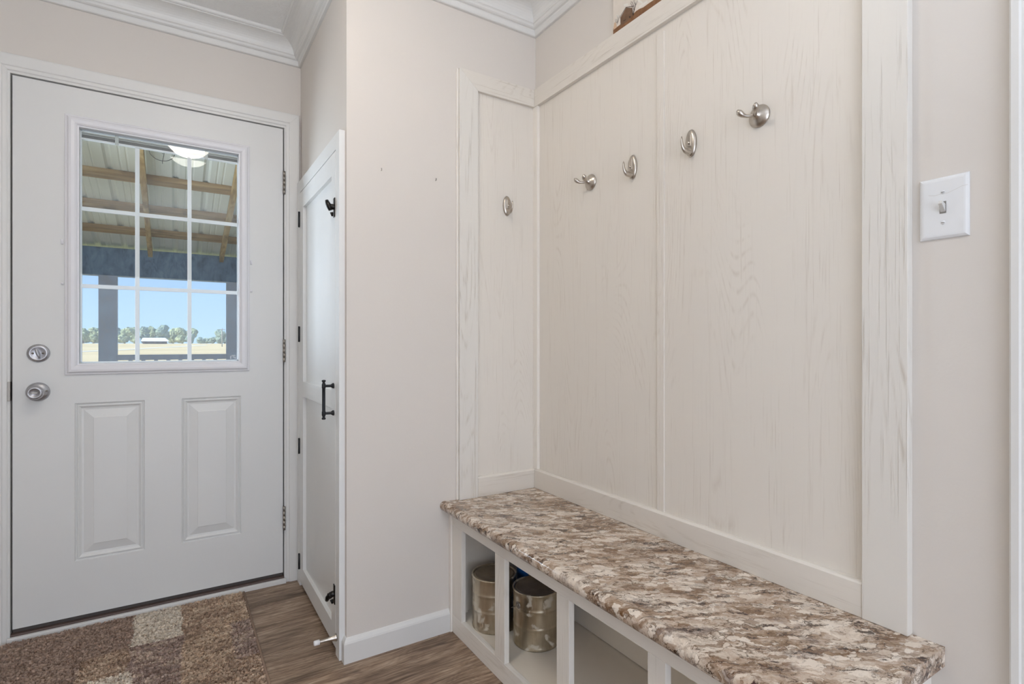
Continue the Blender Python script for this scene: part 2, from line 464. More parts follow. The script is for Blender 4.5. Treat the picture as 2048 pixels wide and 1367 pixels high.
# ---------------------------------------------------------------- mesh helpers
class MB:
    def __init__(s):
        s.v, s.f, s.mi, s.sm = [], [], [], []
        s.cur, s.smooth = 0, False

    def face(s, idx):
        s.f.append(tuple(idx))
        s.mi.append(s.cur)
        s.sm.append(s.smooth)

    def box(s, x0, x1, y0, y1, z0, z1):
        x0, x1 = min(x0, x1), max(x0, x1)
        y0, y1 = min(y0, y1), max(y0, y1)
        z0, z1 = min(z0, z1), max(z0, z1)
        b = len(s.v)
        s.v += [(x0, y0, z0), (x1, y0, z0), (x1, y1, z0), (x0, y1, z0), (x0, y0, z1), (x1, y0, z1), (x1, y1, z1), (x0, y1, z1)]
        for q in ((0, 3, 2, 1), (4, 5, 6, 7), (0, 1, 5, 4), (1, 2, 6, 5), (2, 3, 7, 6), (3, 0, 4, 7)):
            s.face([b + i for i in q])
        return s

    def poly(s, pts):
        b = len(s.v)
        s.v += [tuple(p) for p in pts]
        s.face(range(b, b + len(pts)))
        return s

    def loft(s, rings, closed=True, cap0=False, cap1=False):
        """rings: list of equal-length point lists"""
        n = len(rings[0])
        b = len(s.v)
        for r in rings:
            s.v += [tuple(p) for p in r]
        for k in range(len(rings) - 1):
            for i in range(n if closed else n - 1):
                j = (i + 1) % n
                s.face((b + k * n + i, b + k * n + j, b + (k + 1) * n + j, b + (k + 1) * n + i))
        if cap0:
            s.face([b + i for i in reversed(range(n))])
        if cap1:
            s.face([b + (len(rings) - 1) * n + i for i in range(n)])
        return s

    def lathe(s, prof, mat, n=32, cap0=False, cap1=False, sx=1.0, sy=1.0):
        """prof: (radius, height) pairs about local z; mat: Matrix that places it"""
        rings = []
        for r, h in prof:
            rings.append([mat @ Vector((sx * r * math.cos(2 * math.pi * i / n), sy * r * math.sin(2 * math.pi * i / n), h)) for i in range(n)])
        sm = s.smooth
        s.smooth = True
        s.loft(rings, True, cap0, cap1)
        s.smooth = sm
        return s

    def tube(s, pts, rad, n=10, sq=1.0, caps=True):
        pts = [Vector(p) for p in pts]
        rad = rad if isinstance(rad, (list, tuple)) else [rad] * len(pts)
        rings = []
        up = None
        for i, p in enumerate(pts):
            d = (pts[min(i + 1, len(pts) - 1)] - pts[max(i - 1, 0)]).normalized()
            if up is None:
                up = Vector((0, 0, 1)) if abs(d.z) < 0.9 else Vector((1, 0, 0))
            a = d.cross(up).normalized()
            c = a.cross(d).normalized()
            up = c
            rings.append([p + a * (rad[i] * math.cos(2 * math.pi * k / n)) + c * (rad[i] * sq * math.sin(2 * math.pi * k / n)) for k in range(n)])
        sm = s.smooth
        s.smooth = True
        s.loft(rings, True, caps, caps)
        s.smooth = sm
        return s

    def grid_plate(s, us, ws, holes, d0, d1, tr):
        """plate in the (u, w) plane between depths d0 and d1 with cell holes; tr maps (u, w, d) to xyz"""
        nu, nw = len(us), len(ws)
        b = len(s.v)
        for d in (d0, d1):
            for wv in ws:
                for u in us:
                    s.v.append(tr(u, wv, d))
        def vi(k, i, j):
            return b + k * nu * nw + j * nu + i
        solid = lambda i, j: 0 <= i < nu - 1 and 0 <= j < nw - 1 and (i, j) not in holes
        for i in range(nu - 1):
            for j in range(nw - 1):
                if not solid(i, j):
                    continue
                s.face((vi(0, i, j), vi(0, i + 1, j), vi(0, i + 1, j + 1), vi(0, i, j + 1)))
                s.face((vi(1, i, j + 1), vi(1, i + 1, j + 1), vi(1, i + 1, j), vi(1, i, j)))
                for (di, dj, a, c) in ((-1, 0, (i, j), (i, j + 1)), (1, 0, (i + 1, j + 1), (i + 1, j)), (0, -1, (i + 1, j), (i, j)), (0, 1, (i, j + 1), (i + 1, j + 1))):
                    if not solid(i + di, j + dj):
                        s.face((vi(0, *a), vi(0, *c), vi(1, *c), vi(1, *a)))
        return s

    def rect_rings(s, x0, x1, z0, z1, prof, tr, cap=True):
        """nested rectangles: prof gives (inset, depth)"""
        rings = []
        for ins, d in prof:
            rings.append([tr(x0 + ins, z0 + ins, d), tr(x1 - ins, z0 + ins, d), tr(x1 - ins, z1 - ins, d), tr(x0 + ins, z1 - ins, d)])
        s.loft(rings, True, False, cap)
        return s

    def build(s, name, mat, parent=None, bevel=0.0, seg=2, recalc=True):
        me = bpy.data.meshes.new(name)
        off = Vector((0, 0, 0))
        if parent is not None:
            q = parent
            while q is not None:
                off += q.location
                q = q.parent
        vv = [(p[0] - off.x, p[1] - off.y, p[2] - off.z) for p in s.v]
        me.from_pydata(vv, [], s.f)
        mats = mat if isinstance(mat, (list, tuple)) else [mat]
        for m in mats:
            me.materials.append(m)
        me.polygons.foreach_set('material_index', s.mi)
        me.polygons.foreach_set('use_smooth', s.sm)
        if recalc:
            bm = bmesh.new()
            bm.from_mesh(me)
            bmesh.ops.recalc_face_normals(bm, faces=bm.faces)
            bm.to_mesh(me)
            bm.free()
        me.update()
        o = bpy.data.objects.new(name, me)
        COL.objects.link(o)
        if parent is not None:
            o.parent = parent
        if bevel:
            md = o.modifiers.new('soft_edges', 'BEVEL')
            md.width = bevel
            md.segments = seg
            md.limit_method = 'ANGLE'
            md.angle_limit = math.radians(40)
        return o

def tag(o, label, cat=None, group=None, kind=None):
    o['label'] = label
    if cat:
        o['category'] = cat
    if group:
        o['group'] = group
    if kind:
        o['kind'] = kind
    return o

def empty(name, loc=(0, 0, 0)):
    o = bpy.data.objects.new(name, None)
    COL.objects.link(o)
    o.empty_display_size = 0.05
    o.location = loc
    return o

def setting(name, label, loc=(0, 0, 0)):
    return tag(empty(name, loc), label, None, None, 'structure')

def thing(name, label, cat, loc=(0, 0, 0), group=None):
    return tag(empty(name, loc), label, cat, group)

def copy_tree(o, parent=None):
    c = o.copy()
    COL.objects.link(c)
    c.parent = parent
    for ch in list(o.children):
        copy_tree(ch, c)
    return c

def bx(*a):
    return MB().box(*a)

T = Matrix.Translation
def toward(d):
    """matrix that turns local +z to direction d"""
    return Vector(d).to_track_quat('Z', 'Y').to_matrix().to_4x4()

# ---------------------------------------------------------------- room constants
YB, XC, YA, XR = 2.625, 0.497, 1.842, 1.2817       # door wall, closet wall, alcove wall, right wall
XL, YF, ZC = -0.95, -2.3, 2.466                    # left wall, wall behind the photographer, ceiling
DX0, DX1, DZ = -0.511, 0.4303, 2.075               # rough opening of the entry door

# floor with single planks
fl = setting('floor', 'grey-brown vinyl plank floor')
bx(XL - 0.1, XR + 0.1, YF - 0.1, YB + 0.11, -0.06, -0.006).build('subfloor', M['dark'], fl)
PW = 0.2043
plank_mesh = {}
row = 0
y = 1.6157 - 20 * PW
rnd = random.Random(3)
while y < YB:
    y1 = y + PW
    x = -0.42 + rnd.uniform(0, 0.5) - 1.22
    while x < XR:
        x1 = x + 1.22
        a, b, c, d = max(x, XL), min(x1, XR), max(y, YF), min(y1, YB)
        if b - a > 0.02 and d - c > 0.005:
            g = 0.0007
            k = (round(b - a, 3), round(d - c, 3))
            if k in plank_mesh:
                o = bpy.data.objects.new('floor_plank', plank_mesh[k])
                COL.objects.link(o)
                o.parent = fl
                o.location = (a, c, 0)
                md = o.modifiers.new('soft_edges', 'BEVEL')
                md.width, md.segments = 0.0012, 1
            else:
                o = bx(g, b - a - g, g, d - c - g, -0.006, 0.0).build('floor_plank', M['floor'], None, 0.0012, 1)
                o.parent = fl
                o.location = (a, c, 0)
                plank_mesh[k] = o.data
        x = x1
    y = y1

# walls
wb = setting('wall_back', 'beige wall around the white entry door')
b = MB()
b.box(XL - 0.1, DX0, YB, YB + 0.12, -0.06, 3.3)
b.box(DX1, XC + 0.02, YB, YB + 0.12, -0.06, 3.3)
b.box(DX0, DX1, YB, YB + 0.12, DZ, 3.3)
b.build('plaster', M['wall'], wb)
b = MB()
b.box(-4.0, XL - 0.1, YB + 0.02, YB + 0.12, -0.6, 3.3)
b.box(XC + 0.02, 4.0, YB + 0.02, YB + 0.12, -0.6, 3.3)
b.build('outer_cladding', M['trim'], wb)
tag(bx(XC, XC + 0.10, YA, YB, -0.02, ZC + 0.05).build('wall_closet', M['wall']), 'pale wall above the narrow closet door', None, None, 'structure')
tag(bx(XC + 0.10, XR, YA, YA + 0.10, -0.02, ZC + 0.05).build('wall_alcove', M['wall']), 'beige wall between closet and bench', None, None, 'structure')
tag(bx(XR, XR + 0.1, YF, YB, -0.02, ZC + 0.05).build('wall_right', M['wall']), 'beige wall behind the bench and the light switch', None, None, 'structure')
tag(bx(XL - 0.1, XL, YF, YB, -0.02, ZC + 0.05).build('wall_left', M['wall']), 'beige wall left of the entry door', None, None, 'structure')
tag(bx(XL - 0.1, XR + 0.1, YF - 0.1, YF, -0.02, ZC + 0.05).build('wall_front', M['wall']), 'beige wall behind the photographer', None, None, 'structure')
tag(bx(XL - 0.1, XR + 0.1, YF - 0.1, YB, ZC, ZC + 0.1).build('ceiling', M['ceiling']), 'white textured ceiling', None, None, 'structure')

# crown moulding, mitred round the corners
CROWN = [(0.0, 2.366), (0.010, 2.366), (0.013, 2.3685), (0.0145, 2.384), (0.0165, 2.388), (0.024, 2.390), (0.0285, 2.3935), (0.0305, 2.398),
         (0.033, 2.401)]
for k in range(9):
    t = k / 8 * math.pi / 2
    CROWN.append((0.036 + 0.052 * (1 - math.cos(t)), 2.4025 + 0.047 * math.sin(t)))
CROWN += [(0.0885, 2.4525), (0.094, 2.4535), (0.0985, 2.457), (0.0995, 2.4615), (0.0995, 2.4665), (0.0, 2.4665)]

def path_offset(path, d):
    out = []
    n = len(path)
    for i, p in enumerate(path):
        p = Vector(p)
        if 0 < i < n - 1:
            d0 = (p - Vector(path[i - 1])).normalized()
            d1 = (Vector(path[i + 1]) - p).normalized()
            n0, n1 = Vector((d0.y, -d0.x)), Vector((d1.y, -d1.x))
            out.append(p + (n0 + n1) * (d / (1 + n0.dot(n1))))
        else:
            dd = (Vector(path[1]) - p).normalized() if i == 0 else (p - Vector(path[i - 1])).normalized()
            out.append(p + Vector((dd.y, -dd.x)) * d)
    return out

def moulding_run(path, prof, name, mat, parent, smooth=True):
    offs = [(path_offset(path, d), z) for d, z in prof]
    for i in range(len(path) - 1):
        b = MB()
        b.smooth = False
        r0 = [(o[i].x, o[i].y, z) for o, z in offs]
        r1 = [(o[i + 1].x, o[i + 1].y, z) for o, z in offs]
        b.loft([r0, r1], True, True, True)
        ob = b.build(name, mat, parent)

cr = setting('trim_1', 'white cove crown moulding below the ceiling')
moulding_run([(XL, YF), (XL, YB), (XC, YB), (XC, YA), (XR, YA), (XR, YF)], CROWN, 'crown_moulding', M['trim'], cr)

# baseboard on the alcove wall and its short return on the closet wall
BASE = [(0.0, 0.0), (0.012, 0.0), (0.012, 0.066), (0.010, 0.072), (0.004, 0.082), (0.0, 0.084)]
bb = setting('baseboard_alcove', 'white baseboard between closet and bench')
moulding_run([(XC, 1.862), (XC, YA), (0.888, YA)], BASE, 'baseboard_piece', M['trim'], bb)
bb2 = setting('baseboard_left', 'white baseboard on the left wall')
moulding_run([(XL, YF), (XL, YB), (DX0 - 0.062, YB)], BASE, 'baseboard_piece', M['trim'], bb2)

# entry door casing, jamb and threshold
tr3 = setting('trim_2', 'white casing and jamb around the entry door')
CAS = [(0.0, 2.626), (0.0, 2.614), (0.003, 2.6115), (0.013, 2.6105), (0.016, 2.6065), (0.019, 2.6055), (0.050, 2.6045), (0.056, 2.6055), (0.0585, 2.609), (0.0585, 2.626)]
zin = 2.080
def cas_pts(off, yv, which):
    if which == 'l':
        return (DX0 - off, yv)
    return (DX1 + off, yv)
b = MB()
b.loft([[(DX0 - o, yv, 0.0) for o, yv in CAS], [(DX0 - o, yv, zin + o) for o, yv in CAS]], True, True, True)
b.build('casing_board', M['trim'], tr3)
b = MB()
b.loft([[(DX1 + o, yv, 0.0) for o, yv in CAS], [(DX1 + o, yv, zin + o) for o, yv in CAS]], True, True, True)
b.build('casing_board', M['trim'], tr3)
b = MB()
b.loft([[(DX0 - o - 0.0, yv, zin + o + 0.0006) for o, yv in CAS], [(DX1 + o + 0.0, yv, zin + o + 0.0006) for o, yv in CAS]], True, True, True)
b.build('casing_board', M['trim'], tr3)
bx(DX0 - 0.012, -0.5045, 2.616, 2.745, 0.0, 2.08).build('jamb', M['trim'], tr3)
bx(0.4245, DX1 + 0.012, 2.616, 2.745, 0.0, 2.08).build('jamb', M['trim'], tr3)
bx(-0.5045, 0.4245, 2.616, 2.745, 2.0715, 2.09).build('jamb', M['trim'], tr3)
b = MB()
b.box(-0.5045, -0.490, 2.667, 2.69, 0.03, 2.0715)
b.box(0.410, 0.4245, 2.667, 2.69, 0.03, 2.0715)
b.box(-0.49, 0.41, 2.667, 2.69, 2.057, 2.0715)
b.build('weatherstrip', M['dark'], tr3)
b = MB()
b.box(-0.5045, -0.4995, 2.640, 2.667, 0.03, 1.98)
b.build('side_seal', M['seal'], tr3)
bx(-0.5045, 0.4245, 2.612, 2.745, 0.0, 0.0275).build('threshold', M['threshold'], tr3, 0.002)
bx(-0.4985, 0.419, 2.629, 2.662, 0.0285, 0.0436).build('door_sweep', M['seal'], tr3)
bx(-0.511, 0.430, 2.597, 2.612, 0.0, 0.021).build('sill_strip', M['trim'], tr3, 0.002)
# latch strike plate on the left jamb
bx(-0.5115, -0.5035, 2.6125, 2.640, 0.878, 0.948).build('strike_plate', M['steel'], tr3, 0.001)

# ---------------------------------------------------------------- entry door
GX0, GX1, GZ0, GZ1 = -0.306, 0.238, 1.013, 1.9145
dr = setting('door_1', 'white half-glass entry door with two raised panels', (0.419, 2.62, 0.0))
xs = [-0.499, -0.322, -0.312, -0.101, 0.0265, 0.243, 0.248, 0.4195]
zs = [0.044, 0.2535, 0.8585, 1.007, 1.920, 2.066]
holes = {(1, 1), (2, 1), (4, 1), (5, 1)} | {(i, 3) for i in (2, 3, 4)}
tr_d = lambda u, wv, d: (u, 2.62 + d, wv)
MB().grid_plate(xs, zs, holes, 0.0, 0.044, tr_d).build('leaf', M['door'], dr)
PANEL = [(0.0, 0.0), (0.002, 0.004), (0.006, 0.0065), (0.008, 0.0025), (0.012, 0.0015), (0.016, 0.005), (0.020, 0.0085), (0.027, 0.0095), (0.029, 0.0085), (0.056, 0.0015), (0.059, 0.0)]
for (a, c) in ((-0.322, -0.101), (0.0265, 0.248)):
    MB().rect_rings(a, c, 0.2535, 0.8585, PANEL, tr_d).build('raised_panel', M['door'], dr)
LITE = [(0.0, 0.0), (0.0, -0.006), (0.002, -0.008), (0.006, -0.0085), (0.0085, -0.012), (0.013, -0.0155), (0.020, -0.0165), (0.030, -0.0150), (0.036, -0.0115), (0.038, -0.008), (0.0425, -0.0075), (0.0432, 0.012)]
lf = MB().rect_rings(-0.3506, 0.2812, 0.9680, 1.9585, LITE, tr_d, False).build('lite_frame', M['vinyl'], dr)
for (cx_, cz_) in ((-0.3585, 1.4726), (-0.3575, 1.3139), (0.2885, 1.4461), (0.2885, 1.3197)):
    b = MB()
    h = 0.009 if cz_ > 1.4 else 0.004
    b.box(cx_ - 0.004, cx_ + 0.004, 2.614, 2.62, cz_ - h, cz_ + h)
    b.box(cx_ - 0.002, cx_ + 0.002, 2.6115, 2.6145, cz_ - h * 0.6, cz_ + h * 0.2)
    b.build('blind_slider_clip', M['vinyl'], dr, 0.001)
# panes, border, grille and the raised blind between the panes
GF, GB = 2.634, 2.656
e_ = 0.006
pane = MB().box(GX0 - e_, GX1 + e_, GF, GF + 0.0005, GZ0 - e_, GZ1 + e_).build('inner_pane', M['glass_in'], dr)
zc_ = (GZ0 + GZ1) / 2
tilt = 0.0125
b = MB()
def tp(x, z, dy):
    return (x, GB + dy + (z - zc_) * tilt, z)
b.loft([[tp(GX0 - e_, GZ0 - e_, 0), tp(GX1 + e_, GZ0 - e_, 0), tp(GX1 + e_, GZ1 + e_, 0), tp(GX0 - e_, GZ1 + e_, 0)],
        [tp(GX0 - e_, GZ0 - e_, .0005), tp(GX1 + e_, GZ0 - e_, .0005), tp(GX1 + e_, GZ1 + e_, .0005), tp(GX0 - e_, GZ1 + e_, .0005)]], True, True, True)
b.build('outer_pane', M['glass_out'], dr)
b = MB()
for a in ((GX0 - 0.004, GX0 + 0.0035, GZ0, GZ1), (GX1 - 0.0035, GX1 + 0.004, GZ0, GZ1), (GX0, GX1, GZ0 - 0.004, GZ0 + 0.004), (GX0, GX1, GZ1 - 0.003, GZ1 + 0.004)):
    b.box(a[0], a[1], 2.638, 2.650, a[2], a[3])
b.build('glass_spacer', M['grille'], dr)
for xv in (-0.1265, 0.0545):
    bx(xv - 0.0075, xv + 0.0075, 2.640, 2.648, GZ0, 1.886).build('grille_bar', M['grille'], dr, 0.001)
for zv in (1.611, 1.311):
    bx(GX0, GX1, 2.6395, 2.6485, zv - 0.0075, zv + 0.0075).build('grille_bar', M['grille'], dr, 0.001)
bx(GX0, GX1, 2.637, 2.651, 1.8795, 1.8855).build('blind_bottom_rail', M['grille'], dr, 0.001)
for k in range(7):
    z_ = 1.8860 + k * 0.0030
    b = MB()
    b.cur = 0
    b.poly([(GX0 + .003, 2.637, z_ + .0004), (GX1 - .003, 2.637, z_ + .0004), (GX1 - .003, 2.651, z_ + .0012), (GX0 + .003, 2.651, z_ + .0012)])
    b.poly([(GX0 + .003, 2.637, z_), (GX1 - .003, 2.637, z_), (GX1 - .003, 2.637, z_ + .0026), (GX0 + .003, 2.637, z_ + .0026)])
    b.build('blind_slat', M['slat'] if k not in (4, 6) else M['slat_edge'], dr, recalc=False)
for xv in (-0.193, 0.116):
    b = MB()
    b.box(xv - 0.006, xv + 0.006, 2.6345, 2.6365, 1.876, 1.914)
    b.build('blind_clip', M['slat_edge'], dr, 0.0005)
# etched marks low in the right corner of the glass
b = MB()
rr = random.Random(5)
for r_ in range(4):
    for c_ in range(4):
        if rr.random() < 0.75:
            x0 = 0.2065 + c_ * 0.006
            z0 = 1.0215 + r_ * 0.0045
            b.box(x0, x0 + rr.uniform(0.003, 0.0052), GF - 0.0008, GF - 0.0003, z0, z0 + 0.0022)
b.build('etched_mark', M['grille'], dr)

# deadbolt
fwd = toward((0, -1, 0))
db_ = Vector((-0.4268, 2.62, 1.0512))
b = MB()
b.lathe([(0.0335, 0.0), (0.0335, 0.003), (0.031, 0.007), (0.026, 0.0095), (0.023, 0.0105), (0.022, 0.0095), (0.0001, 0.0098)], T(db_) @ fwd, 40, True)
dbo = b.build('deadbolt', M['satin'], dr)
b = MB()
rings = []
for k in range(9):
    t = -1 + 2 * k / 8
    rad = math.sqrt(max(0.0, 1 - t * t)) * 0.0065 + 0.0004
    ang = math.radians(18)
    base = db_ + Vector((math.sin(ang) * t * -0.0205, 0, math.cos(ang) * t * 0.0205))
    ax = Vector((math.cos(ang), 0, math.sin(ang)))
    rings.append([base + ax * (rad * c) + Vector((0, -0.0095 - dd * (0.4 + rad * 90), 0)) for c, dd in ((-1, 0), (-0.75, 0.006), (-.25, 0.011), (.25, 0.011), (0.75, 0.006), (1, 0))])
b.smooth = True
b.loft(rings, False)
b.build('thumb_turn', M['satin'], dbo)
b = MB()
for sx_ in (-0.0145, 0.0145):
    b.lathe([(0.0036, 0.0), (0.0036, 0.0018), (0.0001, 0.0026)], T(db_ + Vector((sx_, -0.0095, 0))) @ fwd, 12)
b.build('screw', M['steel'], dbo)
# knob
kb = Vector((-0.428, 2.62, 0.908))
b = MB()
b.lathe([(0.035, 0.0), (0.035, 0.003), (0.032, 0.008), (0.026, 0.012), (0.018, 0.016), (0.0135, 0.020), (0.0125, 0.030), (0.0145, 0.034), (0.021, 0.038), (0.0245, 0.044), (0.0255, 0.052), (0.0235, 0.060), (0.019, 0.064), (0.016, 0.0645), (0.015, 0.0625), (0.0001, 0.0615)], T(kb) @ fwd, 44, True)
kbo = b.build('door_knob', M['satin'], dr)
b = MB()
b.box(kb.x - 0.0095, kb.x + 0.0095, 2.62 - 0.0655, 2.62 - 0.060, kb.z - 0.003, kb.z + 0.003)
b.build('turn_button', M['steel'], kbo, 0.0012)
b = MB()
b.lathe([(0.0034, 0.0), (0.0034, 0.004), (0.0015, 0.0045), (0.0001, 0.002)], T(kb + Vector((0.0265, -0.0105, 0.003))) @ fwd, 14)
b.build('release_hole', M['steel'], kbo)
b = MB()
b.box(-0.4995, -0.4985, 2.626, 2.660, 0.880, 0.945)
b.box(-0.4995, -0.4985, 2.626, 2.660, 1.028, 1.078)
b.build('latch_face_plate', M['black'], dr)
# hinges of the entry door
for (za, zb_) in ((1.768, 1.873), (1.003, 1.107), (0.238, 0.346)):
    hg = MB()
    n_ = 5
    L = (zb_ - za) / n_
    for k in range(n_):
        hg.lathe([(0.0001, za + k * L + 0.0006), (0.0058, za + k * L + 0.0006), (0.0058, za + (k + 1) * L - 0.0006), (0.0001, za + (k + 1) * L - 0.0006)], T((0.4232, 2.6125, 0)), 14)
    hg.box(0.4195, 0.4225, 2.6135, 2.650, za, zb_)
    hg.build('hinge', M['steel'], dr)

# ---------------------------------------------------------------- closet door and its frame on the wall that faces left
XD = 0.477
tr4 = setting('trim_3', 'white board frame around the narrow closet door')
bx(XD, XC, 1.862, 1.909, 0.0, 1.8205).build('frame_stile', M['closet'], tr4, 0.0012)
bx(XD, XC, 1.909, 2.5975, 1.7655, 1.8205).build('frame_header', M['closet'], tr4, 0.0012)
bx(XD, XC, 2.541, 2.5975, 0.0, 1.7655).build('frame_stile', M['closet'], tr4, 0.0012)
cdr = setting('door_2', 'narrow white two-panel closet door with black pull', (XD, 2.538, 0))
Y0, Y1 = 1.9115, 2.5385
bx(XD, 0.4955, 1.9115, 1.968, 0.022, 1.762).build('stile', M['closet'], cdr, 0.001)
bx(XD, 0.4955, 2.4705, Y1, 0.022, 1.762).build('stile', M['closet'], cdr, 0.001)
bx(XD, 0.4955, 1.968, 2.4705, 1.687, 1.762).build('rail', M['closet'], cdr, 0.001)
bx(XD, 0.4955, 1.968, 2.4705, 0.854, 0.921).build('rail', M['closet'], cdr, 0.001)
bx(XD, 0.4955, 1.968, 2.4705, 0.022, 0.095).build('rail', M['closet'], cdr, 0.001)
bx(0.4905, 0.4965, 1.966, 2.472, 0.921, 1.687).build('flat_panel', M['closet'], cdr)
bx(0.4905, 0.4965, 1.966, 2.472, 0.095, 0.854).build('flat_panel', M['closet'], cdr)
for zc in (1.645, 1.130, 0.628, 0.110):
    b = MB()
    b.box(XD - 0.0025, XD + 0.001, 2.533, 2.548, zc - 0.033, zc + 0.033)
    b.lathe([(0.0001, zc - 0.035), (0.004, zc - 0.035), (0.004, zc + 0.035), (0.0001, zc + 0.035)], T((XD - 0.003, 2.5405, 0)), 10)
    b.build('black_hinge', M['black'], cdr)
# pull handle
lf_ = toward((-1, 0, 0))
b = MB()
hy, za, zb_ = 1.936, 0.842, 0.938
xb = XD - 0.034
b.lathe([(0.0001, za - 0.022), (0.0062, za - 0.021), (0.0072, za - 0.017), (0.0042, za - 0.013), (0.0050, za - 0.010), (0.0066, za - 0.006), (0.0066, za + 0.006), (0.0056, za + 0.008),
         (0.0056, zb_ - 0.008), (0.0066, zb_ - 0.006), (0.0066, zb_ + 0.006), (0.0050, zb_ + 0.010), (0.0042, zb_ + 0.013), (0.0072, zb_ + 0.017), (0.0062, zb_ + 0.021), (0.0001, zb_ + 0.022)], T((xb, hy, 0)), 20)
ph = b.build('pull_handle', M['black'], cdr)
for z_ in (za, zb_):
    MB().lathe([(0.0095, 0.0), (0.0095, 0.003), (0.0075, 0.006), (0.0048, 0.010), (0.0045, 0.034)], T((XD, hy, z_)) @ lf_, 18, True).build('handle_post', M['black'], ph)
# flip latches
for zc, flip in ((1.567, 1), (0.208, -1)):
    b = MB()
    b.box(XD - 0.003, XD, 1.9125, 1.932, zc - 0.036, zc + 0.032)
    lt = b.build('latch', M['blackmetal'], cdr, 0.0012)
    b = MB()
    b.lathe([(0.010, 0.003), (0.010, 0.012), (0.006, 0.016), (0.006, 0.024), (0.0001, 0.026)], T((XD, 1.9225, zc)) @ lf_, 18)
    pts = [(XD - 0.013, 1.9225, zc - 0.012), (XD - 0.018, 1.924, zc), (XD - 0.022, 1.927, zc + 0.010 * flip), (XD - 0.025, 1.931, zc + 0.022 * flip)]
    b.tube(pts, [0.0075, 0.0095, 0.0085, 0.006], 12)
    b.tube([(XD - 0.010, 1.9225, zc - 0.02), (XD - 0.008, 1.9225, zc - 0.033)], [0.006, 0.003], 10)
    b.build('latch_lever', M['blackmetal'], lt)

# door stop
ds = thing('door_stop', 'nickel door stop with white rubber tip on the closet frame', 'door stop', (XD, 1.895, 0.066))
b = MB()
p0 = Vector((XD, 1.897, 0.066))
b.lathe([(0.0125, 0.0), (0.0125, 0.003), (0.0105, 0.008), (0.0078, 0.020), (0.0062, 0.034), (0.0055, 0.060)], T(p0) @ lf_, 20, True)
b.build('stem', M['nickel'], ds)
MB().lathe([(0.0056, 0.056), (0.0085, 0.057), (0.0085, 0.073), (0.007, 0.0755), (0.0001, 0.076)], T(p0) @ lf_, 20).build('rubber_tip', M['rubber'], ds)

# two picture nails left on the alcove wall
for (nx, nz, lab) in ((0.6173, 1.6977, 'small bent nail in the beige wall nearer the closet'), (0.8262, 1.6965, 'small bent nail in the beige wall nearer the panelling')):
    n_ = thing('wall_nail', lab, 'nail', (nx, YA, nz), 'nails left in the alcove wall')
    b = MB()
    b.tube([(nx, YA + 0.004, nz), (nx + 0.001, YA - 0.006, nz + 0.001), (nx - 0.001, YA - 0.009, nz + 0.004)], 0.0011, 8)
    b.lathe([(0.0001, 0.0), (0.0024, 0.0), (0.0024, 0.0008), (0.0001, 0.0012)], T((nx - 0.001, YA - 0.009, nz + 0.005)) @ toward((0, -0.6, 0.8)), 10)
    b.build('nail_shank', M['steel'], n_)

# ---------------------------------------------------------------- panelling above the bench
XP, XF = 1.2772, 1.262          # panel face, rail face
pn = setting('trim_4', 'cream embossed wood panelling with framed edges above the bench', (XR, YA, 0.49))
ZB0, ZB1, ZT0, ZT1 = 0.4905, 0.569, 2.068, 2.139
FY = 1.824                      # front of the rails on the alcove wall
SX0, SX1 = 0.9185, 0.9985
bx(XP, XR, 0.574, 1.153, ZB1 - 0.02, ZT0 + 0.02).build('panel_sheet', M['panel'], pn)
bx(XP, XR, 1.153, YA, ZB1 - 0.02, ZT0 + 0.02).build('panel_sheet', M['panel'], pn)
bx(SX1 - 0.02, XP, 1.8375, YA, ZB1 - 0.02, ZT0 + 0.02).build('panel_sheet', M['panel'], pn)
bx(XP - 0.0045, XP, 1.139, 1.167, ZB1 - 0.004, 2.050).build('joint_batten', M['panel'], pn, 0.0006)
bx(XP - 0.013, XP, 1.805, 1.8375, ZB1, ZT0).build('corner_batten', M['bench'], pn, 0.001)
def rail_poly(y0, y1, z0, z1, chamf, name, mat):
    """rail on the right wall with a chamfered top edge and mitred far end"""
    b = MB()
    pts = [(XR, z0), (XF, z0), (XF, z1 - chamf), (XF + chamf, z1), (XR, z1)]
    b.loft([[(x, y0, z) for x, z in pts], [(x, YA - (XR - x) - 0.0002, z) if y1 > 1.8 else (x, y1, z) for x, z in pts]], True, True, True)
    return b.build(name, mat, pn, 0.0008)
rail_poly(0.574, YA, ZB0, ZB1, 0.006, 'bottom_rail', M['rail_y'])
rail_poly(0.574, YA, ZT0, ZT1, 0.001, 'top_rail', M['rail_y'])
def rail_alc(x0, z0, z1, chamf, name, mat, miter):
    b = MB()
    pts = [(YA, z0), (FY, z0), (FY, z1 - chamf), (FY + chamf, z1), (YA, z1)]
    left = []
    for yv, z in pts:
        xx = x0
        if miter:
            xx = SX1 - (z - ZT0) * (SX1 - SX0) / (ZT1 - ZT0)
        left.append((xx, yv, z))
    b.loft([left, [(XR - (YA - yv) - 0.0002, yv, z) for yv, z in pts]], True, True, True)
    return b.build(name, mat, pn, 0.0008)
rail_alc(SX1, ZB0, ZB1, 0.006, 'bottom_rail', M['rail_x'], False)
rail_alc(SX1, ZT0, ZT1, 0.001, 'top_rail', M['rail_x'], True)
b = MB()
b.loft([[(SX0, FY, ZB0), (SX1 - 0.0004, FY, ZB0), (SX1 - 0.0004, FY, ZT0), (SX0, FY, ZT1)], [(SX0, YA, ZB0), (SX1 - 0.0004, YA, ZB0), (SX1 - 0.0004, YA, ZT0), (SX0, YA, ZT1)]], True, True, True)
b.build('edge_stile', M['stile'], pn, 0.0008)
bx(0.9105, SX0 - 0.0003, 1.8335, YA, ZB0, ZT1 - 0.002).build('edge_bead', M['bench'], pn, 0.0015)
bx(1.2595, XR, 0.487, 0.5735, ZB0, ZT1).build('edge_stile', M['stile'], pn, 0.0015)

